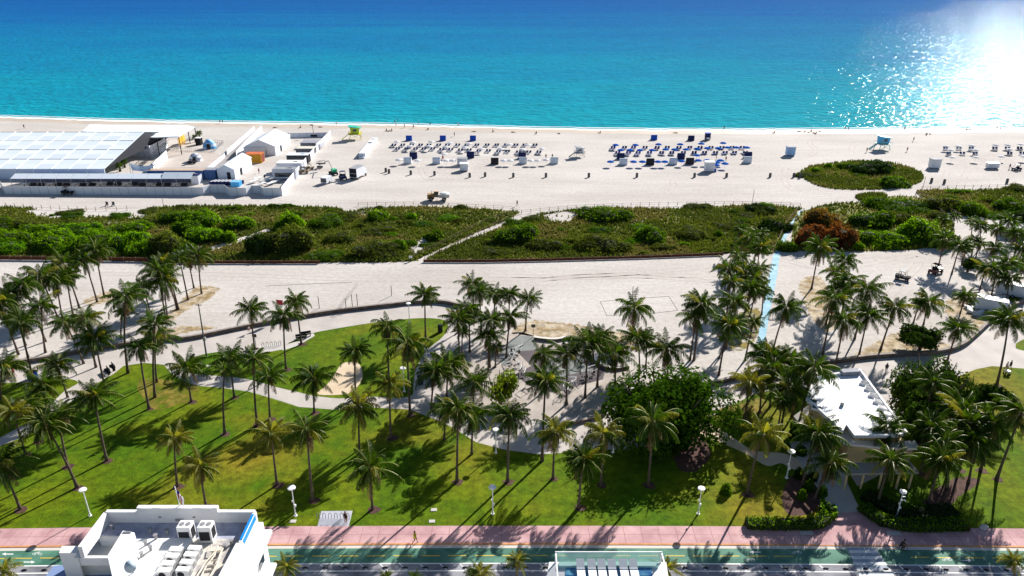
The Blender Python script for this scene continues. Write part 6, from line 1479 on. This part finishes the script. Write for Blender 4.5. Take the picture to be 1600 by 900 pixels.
sheet('bench_pad', [(440, 541), (463, 534), (480, 526), (480, 523), (490, 521), (492, 525), (466, 540), (442, 548)], .034, M_conc_w, False)
sheet('rack_pad', [(405, 540), (438, 534), (442, 546), (400, 554), (370, 560), (365, 552)], .030, M_conc_w, False)
for x, y, rz, lab in ((471, 530, .35, 'dark bench on the pad beside the oval lawn palm'), (478, 526, .35, 'dark bench nearest the promenade beside the oval lawn palm'), (168, 583, -.8, 'dark bench curving along the left path'), (176, 577, -.8, 'second dark bench along the left path')):
    tag(BE.at(P(x, y), rz), lab, 'bench')
def rack(loc, rz, n, lab, m=M_dark):
    e = T('bike_rack', loc, lab, 'bike rack', rz)
    for i in range(n):
        x = (i - n / 2) * .7; part('hoop', MB().tube([(x, 0, 0), (x, 0, .75), (x + .1, 0, .88), (x + .25, 0, .88), (x + .35, 0, .75), (x + .35, 0, 0)], .04, 6), m, e)
rack(P(426, 541), R(12), 5, 'dark hoop bike rack on the right of the small concrete pad'); rack(P(384, 553), R(12), 4, 'dark hoop bike rack behind palms left of the other rack')
sheet('bike_pad', [(502, 799), (551, 798.5), (545, 823), (496, 823)], .045, mat('pad_grey', c255(178, 180, 190), .8, c255(160, 164, 176), 1), False)
rack(P(523, 811), 0, 6, 'grey hoop bike rack on the concrete slab beside the pink sidewalk', mat('rack_steel', (.3, .3, .32), .4, metal=.5))
def sign(x, y, h, lab, pm):
    g = P(x, y); e = T('sign_post', g, lab, 'sign'); part('post', MB().tube([(0, 0, 0), (0, 0, h)], .05, 6), M_bin, e); part('panel', MB().box((0, -.07, h - .3), (.75, .05, .6)), pm, e)
sign(833, 527, 2.6, 'small dark sign on a post at the exercise court back wall', M_bin); sign(400, 541, 2.4, 'dark information board beside the hoop racks', M_dark); sign(642, 408, 1.3, 'white notice at the lower end of the sand path', M_white)
def vpost(x, y, h, lab): solid('volleyball_post', MB().tube([(0, 0, 0), (0, 0, h)], .07, 6), M_bin, P(x, y), lab, 'net post')
vpost(541, 484, 2.4, 'leftmost net post on the left sand court'); vpost(551, 482, 3.0, 'middle net post on the left sand court'); vpost(559, 480, 2.8, 'right net post on the left sand court'); vpost(499, 482, 2.6, 'lone net post left of the others on the sand')
vpost(612, 462, 2.2, 'short post on the sand right of the left court'); vpost(988, 466, 2.6, 'net post in the middle of the rope marked court')
def vnet():
    a, b = P(541, 484), P(560, 455); d = b - a; c = (a + b) / 2; m = mat('net_cord', (.12, .12, .12), .8); mb = MB(); az = math.atan2(d.y, d.x)
    for z in (1.5, 1.85, 2.2): mb.box((0, 0, z), (d.length, .03, .04), az)
    solid('volleyball_net', mb, m, (c.x, c.y, 0), 'volleyball net strung across the left sand court', 'net')
vnet()
def courtline(L, lab, nm='court_rope'):
    q = [P(a, b) for a, b in L]; mb = MB()
    for a, b in zip(q, q[1:]): mb.tube([(a.x, a.y, .03), (b.x, b.y, .03)], .022, 4)
    solid(nm, mb, mat('rope_blue', (.10, .11, .16), .8), (0, 0, 0), lab, 'rope')
courtline([(938, 471), (990, 467), (1045, 463), (1059, 485), (1010, 491), (948, 493), (938, 471)], 'rope rectangle marking the middle sand court')
courtline([(415, 447), (480, 444), (550, 441)], 'rope line across the left sand beyond the court')
def beachflag():
    g = P(437, 500); t = PY(431, 468, g.y); e = T('feather_flag', g, 'red and white flag on a pole behind the lawn palms', 'flag'); d = t - g; part('pole', MB().tube([(0, 0, 0), d], .05, 6), M_white, e)
    part('cloth', MB().face([(d.x, 0, d.z), (d.x + 1.2, .1, d.z - .2), (d.x + 1.1, .2, d.z - 1.2), (d.x, 0, d.z - 1.1)], 0).face([(d.x, .01, d.z - 1.1), (d.x + 1.1, .21, d.z - 1.2), (d.x + .9, .2, d.z - 1.8), (d.x, 0, d.z - 1.7)], 1), [M_red, M_white], e)
beachflag()
BU = Proto(lambda: MB().ell((0, 0, 0), (.30, .13, .11), 12, 6).build('lane_bump', mat('bump_black', (.015, .015, .015), .6), smooth=True))
for i in range(-1, 51):
    x = 7 + 31.3 * i; g = P(x, 887 + cv(x))
    if 860 < x < 1042: continue
    o = BU.at((g.x, g.y, .03), 0, 1.1); line_up(o, 'bump', 'black oval lane divider bump between bike lane and road, %s', 'lane divider', 'lane divider bumps', x=x)
e = T('white_rock', P(1537, 826), 'rounded white rock on the lawn edge by the sidewalk', 'rock'); part('stone', MB().ell((0, 0, .15), (.55, .4, .4), 9, 6), M_conc_w, e, smooth=True)
for x, y, lab in ((678, 797, 'small pale ground plate on front lawn, nearer the trees'), (675, 815, 'small pale ground plate on front lawn, nearer the sidewalk'), (458, 815, 'small white ground plate beside the lamp right of the hotel'), (326, 572, 'small white ground plate on the left tip of the oval lawn')):
    solid('ground_plate', MB().box((0, 0, .05), (.7, .5, .06)), M_conc_w, P(x, y), lab, 'plate')
for x, y, lab in ((1260, 833, 'pale utility cover in sidewalk left of the pink apron'), (1397, 834, 'pale utility cover in sidewalk right of the pink apron')):
    solid('utility_cover', MB().box((0, 0, .07), (1.5, .7, .02)), M_conc_w, P(x, y), lab, 'cover')
e = T('curved_barrier', P(1590, 388), 'long pale concrete block by the right hand entrance', 'barrier', R(-35)); part('block', MB().box((0, 0, .4), (5.0, .6, .8)), M_conc_w, e)
e = T('service_hut', P(1586, 372), 'low flat hut half hidden by the far right palms', 'hut', R(-30)); part('wall', MB().box((0, 2, 1.2), (7, 4, 2.4)), M_tan, e); part('roof', MB().box((0, 2, 2.48), (7.4, 4.4, .16)), M_greyroof, e)

# ------------------------------------------------------------------ people
def skin(verts, edges, rad):
    me = bpy.data.meshes.new('t'); me.from_pydata(verts, edges, []); ob = bpy.data.objects.new('t', me); COL.objects.link(ob)
    sm_ = ob.modifiers.new('s', 'SKIN'); sm_.use_smooth_shade = True; sb = ob.modifiers.new('b', 'SUBSURF'); sb.levels = 1
    for i, v in enumerate(me.skin_vertices[0].data): v.radius = (rad[i], rad[i]); v.use_root = (i == 0)
    dg = bpy.context.evaluated_depsgraph_get(); out = bpy.data.meshes.new_from_object(ob.evaluated_get(dg)); bpy.data.objects.remove(ob); return out
def person_mesh(pose):
    # joint order: pelvis, waist, chest, neck, head base, head, shoulders, elbows, wrists, hands, hips, knees, ankles, toes
    J = {'pel': (0, 0, .95), 'wai': (0, 0, 1.1), 'che': (0, 0, 1.34), 'nec': (0, .0, 1.5), 'hea': (0, .02, 1.62), 'top': (0, .0, 1.72)}
    for s, n in ((-1, 'L'), (1, 'R')):
        J['sh' + n] = (s * .19, 0, 1.42); J['el' + n] = (s * .25, -.02, 1.14); J['wr' + n] = (s * .27, .06, .90); J['ha' + n] = (s * .27, .09, .80)
        J['hi' + n] = (s * .10, 0, .88); J['kn' + n] = (s * .12, .02, .48); J['an' + n] = (s * .12, 0, .08); J['to' + n] = (s * .13, .16, .04)
    if pose == 'walk':
        J['knL'] = (-.11, .18, .50); J['anL'] = (-.11, .22, .08); J['toL'] = (-.11, .38, .06); J['knR'] = (.11, -.06, .48); J['anR'] = (.11, -.36, .16); J['toR'] = (.11, -.24, .06)
        J['elL'] = (-.26, -.14, 1.16); J['wrL'] = (-.27, -.12, .93); J['haL'] = (-.27, -.08, .84); J['elR'] = (.26, .10, 1.15); J['wrR'] = (.25, .28, 1.0); J['haR'] = (.24, .36, .98)
    if pose == 'sit':
        for k in J: J[k] = (J[k][0], J[k][1], J[k][2] - .80)
        for s, n in ((-1, 'L'), (1, 'R')): J['hi' + n] = (s * .10, .04, .12); J['kn' + n] = (s * .15, .42, .40); J['an' + n] = (s * .14, .72, .08); J['to' + n] = (s * .14, .88, .06); J['el' + n] = (s * .26, .04, .36); J['wr' + n] = (s * .2, .26, .32); J['ha' + n] = (s * .16, .34, .34)
    if pose == 'lie':
        for k in J: x, y, z = J[k]; J[k] = (x * 1.15, .9 - z, .13 + y * .3)
        J['knL'] = (-.13, .42, .28); J['elR'] = (.4, -.45, .09); J['wrR'] = (.25, -.66, .1); J['haR'] = (.18, -.74, .12)
    if pose == 'ride':
        for n, s in (('L', -1), ('R', 1)): J['kn' + n] = (s * .12, .34, .72 if s > 0 else .60); J['an' + n] = (s * .12, .2, .38 if s > 0 else .22); J['to' + n] = (s * .12, .34, .34 if s > 0 else .18); J['el' + n] = (s * .24, .3, 1.18); J['wr' + n] = (s * .22, .5, 1.06); J['ha' + n] = (s * .22, .57, 1.04)
        for k in ('che', 'nec', 'hea', 'top', 'shL', 'shR'): x, y, z = J[k]; J[k] = (x, y + (z - .95) * .35, z - .03)
    names = list(J); idx = {n: i for i, n in enumerate(names)}
    E = [('pel', 'wai'), ('wai', 'che'), ('che', 'nec'), ('nec', 'hea'), ('hea', 'top')]
    for n in 'LR': E += [('che', 'sh' + n), ('sh' + n, 'el' + n), ('el' + n, 'wr' + n), ('wr' + n, 'ha' + n), ('pel', 'hi' + n), ('hi' + n, 'kn' + n), ('kn' + n, 'an' + n), ('an' + n, 'to' + n)]
    RR = {'pel': .13, 'wai': .12, 'che': .145, 'nec': .055, 'hea': .105, 'top': .085, 'sh': .065, 'el': .045, 'wr': .032, 'ha': .04, 'hi': .095, 'kn': .06, 'an': .042, 'to': .04}
    return skin([J[n] for n in names], [(idx[a], idx[b]) for a, b in E], [RR.get(n, RR.get(n[:2], .05)) for n in names]), J
POSES = {p: person_mesh(p) for p in ('stand', 'walk', 'sit', 'lie', 'ride')}
SK = [mat('skin_tan', c255(150, 100, 76), .6), mat('skin_dark', c255(80, 54, 42), .6), mat('skin_light', c255(190, 140, 115), .6)]
HA = [mat('hair_dark', (.015, .01, .008), .7), mat('hair_brown', (.06, .03, .015), .7)]
_pm = {}
def person(px, py, pose, rz, lab, top=None, bot=M_navy, sk=0, z=0.0, loc=None, s=1.0, hair=0):
    me, J = POSES[pose]; k = (pose, sk)
    if k not in _pm: m2 = me.copy(); m2.materials.clear(); m2.materials.append(SK[sk]); _pm[k] = m2
    e = T('person', loc or P(px, py, z), lab, 'person', rz); e.scale = (s, s, s); link('body', _pm[k], e)
    hd, nk = Vector(J['hea']), Vector(J['top']); c = hd.lerp(nk, .6); MB().ell(tuple(c + Vector((0, -.02, .03))), (.105, .115, .10), 10, 6).build('hair', HA[hair], e, smooth=True)
    MB().tube([Vector(J['wai']), Vector(J['pel']), Vector(J['hiL']).lerp(Vector(J['hiR']), .5)], [.165, .185, .19], 10).build('shorts', bot, e, smooth=True)
    if top: MB().tube([Vector(J['nec']).lerp(Vector(J['che']), .35), Vector(J['che']), Vector(J['wai'])], [.13, .195, .17], 10).build('shirt', top, e, smooth=True)
    return e
M_neon = mat('shirt_yellow', c255(225, 215, 40), .7)
person(649, 849, 'walk', R(-90), 'person in bright yellow jogging on the pink sidewalk', M_neon, M_neon)
person(541, 818, 'stand', R(160), 'person in dark clothes standing by the slab bike rack', M_dark, M_dark)
person(1577, 578, 'walk', R(20), 'person in dark clothes walking with a stroller on the right promenade', M_dark, M_dark, 1)
person(1571, 580, 'walk', R(20), 'person in pale clothes walking beside another on the right promenade', M_white, M_grey, 2)
person(808, 322, 'walk', R(100), 'lone person walking on the open sand above the sand path', M_dark, M_dark, 1)
person(38, 201, 'stand', 0, 'lone person standing on the sand above the marquee left end', M_dark, M_navy, 1)
person(23, 589, 'walk', R(80), 'person in red shirt on the left promenade', M_red, M_dark)
person(312, 590, 'walk', R(200), 'person in white shirt on the path beneath the left palms', M_white, M_dark)
person(389, 516, 'sit', R(200), 'person in white sitting on the stone wall behind the lawn palms', M_white, M_navy, z=.6)
person(1119, 250, 'stand', R(90), 'person in white standing among the blue umbrellas', M_white, M_white)
person(1134, 252, 'stand', 0, 'person in dark clothes at the right end of blue umbrellas', M_dark, M_dark, 1)
person(853, 248, 'stand', 0, 'person standing left of the last white cabana', M_dark, M_dark, 1); person(863, 248, 'stand', 0, 'person standing right beside the last white cabana', M_dark, M_dark)
person(692, 248, 'sit', 0, 'person in red sitting beside the second white cabana', M_red, M_red, z=.0, s=1.3)
person(414, 281, 'stand', 0, 'worker in dark clothes standing in the compound yard', M_dark, M_dark, 1); person(405, 271, 'stand', 1, 'worker in light clothes by the smaller gable tent', M_red, M_dark)
person(1427, 221, 'walk', 1.2, 'person walking right of the sky blue lifeguard tower', M_dark, M_dark, 1)
person(1417, 237, 'stand', 0, 'person in red swimwear right of the sky blue tower', M_red, M_red); person(1354, 238, 'stand', 0, 'person in red shorts left of the sky blue tower', None, M_red)
person(1577, 264, 'stand', 0, 'person standing by the far right low white box', M_dark, M_dark, 1); person(1593, 262, 'stand', 0, 'person in grey at the far right edge of the umbrellas', M_grey, M_dark)
rq = random.Random(9)
for i, (x, y) in enumerate(((344, 193), (348, 193), (526, 196), (632, 200), (646, 201), (716, 198), (710, 213), (1131, 203), (1320, 204), (1325, 205), (1413, 204), (1557, 203), (1572, 203))):
    line_up(person(x, y, ('stand', 'walk')[i % 2], rq.uniform(0, 6), None, (None, M_dark, M_white)[i % 3], (M_navy, M_red, M_dark)[i % 3], i % 3), 'ps', 'beachgoer standing near the waterline, %s along the shore', 'person', 'people at the waterline', x=x)
for i, (x, y) in enumerate(((617, 190), (622, 188), (619, 195), (654, 192.5), (672, 194))):
    g = P(x, y + 1.5); line_up(person(0, 0, 'stand', rq.uniform(0, 6), None, None, M_navy, i % 3, loc=(g.x, g.y, -.45)), 'pw', 'bather wading in the shallow water, %s of the small group', 'person', 'bathers in the water', x=x)
for i, (x, y) in enumerate(((604, 205), (608, 205), (612, 205), (430, 200), (470, 200), (501, 199), (669, 203), (740, 206), (770, 206), (802, 207), (838, 209), (873, 209), (938, 208), (1055, 208), (1210, 208), (1249, 206), (1258, 207), (1264, 207), (1267, 206), (1271, 208), (1275, 209), (1281, 206),
                            (1448, 211), (1453, 210), (1510, 204), (1514, 203), (1562, 203))):
    line_up(person(x, y, ('sit', 'lie')[i % 2], rq.uniform(0, 6), None, (None, M_dark)[i % 2], (M_dark, M_red, M_navy)[i % 3], i % 3, s=1.15), 'pl_', 'beachgoer resting on the sand near the waterline, %s', 'person', 'people resting near the water', x=x)
def bicycle(loc, rz, lab):
    e = T('bicycle', loc, lab, 'bicycle', rz)
    for y in (-.52, .52):
        w_ = MB(); n = 18
        for k in range(n):
            a0, a1 = 2 * math.pi * k / n, 2 * math.pi * (k + 1) / n; w_.tube([(0, y + .33 * math.cos(a0), .34 + .33 * math.sin(a0)), (0, y + .33 * math.cos(a1), .34 + .33 * math.sin(a1))], .025, 4, cap=False)
        o = part('wheel', w_, M_tyre, e); part('hub', MB().tube([(-.04, y, .34), (.04, y, .34)], .04, 8), M_steel, o)
    part('frame', MB().tube([(0, -.52, .34), (0, -.1, .34), (0, .42, .82), (0, -.18, .80), (0, -.1, .34)], .025, 5).tube([(0, .52, .34), (0, .42, .95)], .025, 5).tube([(0, -.52, .34), (0, -.18, .8)], .02, 5), M_dark, e)
    part('handlebar', MB().tube([(-.25, .4, .98), (0, .44, .97), (.25, .4, .98)], .02, 5), M_dark, e); part('saddle', MB().box((0, -.2, .9), (.14, .26, .06)), M_dark, e)
for x, y, rz, l1, l2, tp in ((1406, 862, R(-80), 'dark bicycle ridden at the kerb beside the crosswalk', 'cyclist in dark clothes riding past the crosswalk', M_dark), (1384, 581, R(150), 'bicycle ridden in the shade behind the pavilion', 'cyclist in dark clothes behind the pavilion roof', M_dark)):
    g = P(x, y); bicycle(g, rz, l1); person(0, 0, 'ride', rz, l2, tp, M_dark, 1, loc=(g.x - math.sin(-rz) * -.18 * 0, g.y, .0))
def stroller():
    g = P(1573, 585); e = T('baby_stroller', g, 'white wheeled stroller pushed on the right promenade', 'stroller', R(20)); part('basket', MB().box((0, 0, .6), (.5, .8, .35)), M_white, e)
    part('handle', MB().tube([(-.2, .4, .7), (-.2, .7, 1.0), (.2, .7, 1.0), (.2, .4, .7)], .02, 5), M_dark, e)
    for x in (-.25, .25):
        for y in (-.35, .35): part('wheel', MB().tube([(x - .02, y, .14), (x + .02, y, .14)], .14, 8), M_tyre, e)
stroller()
flush_labels()
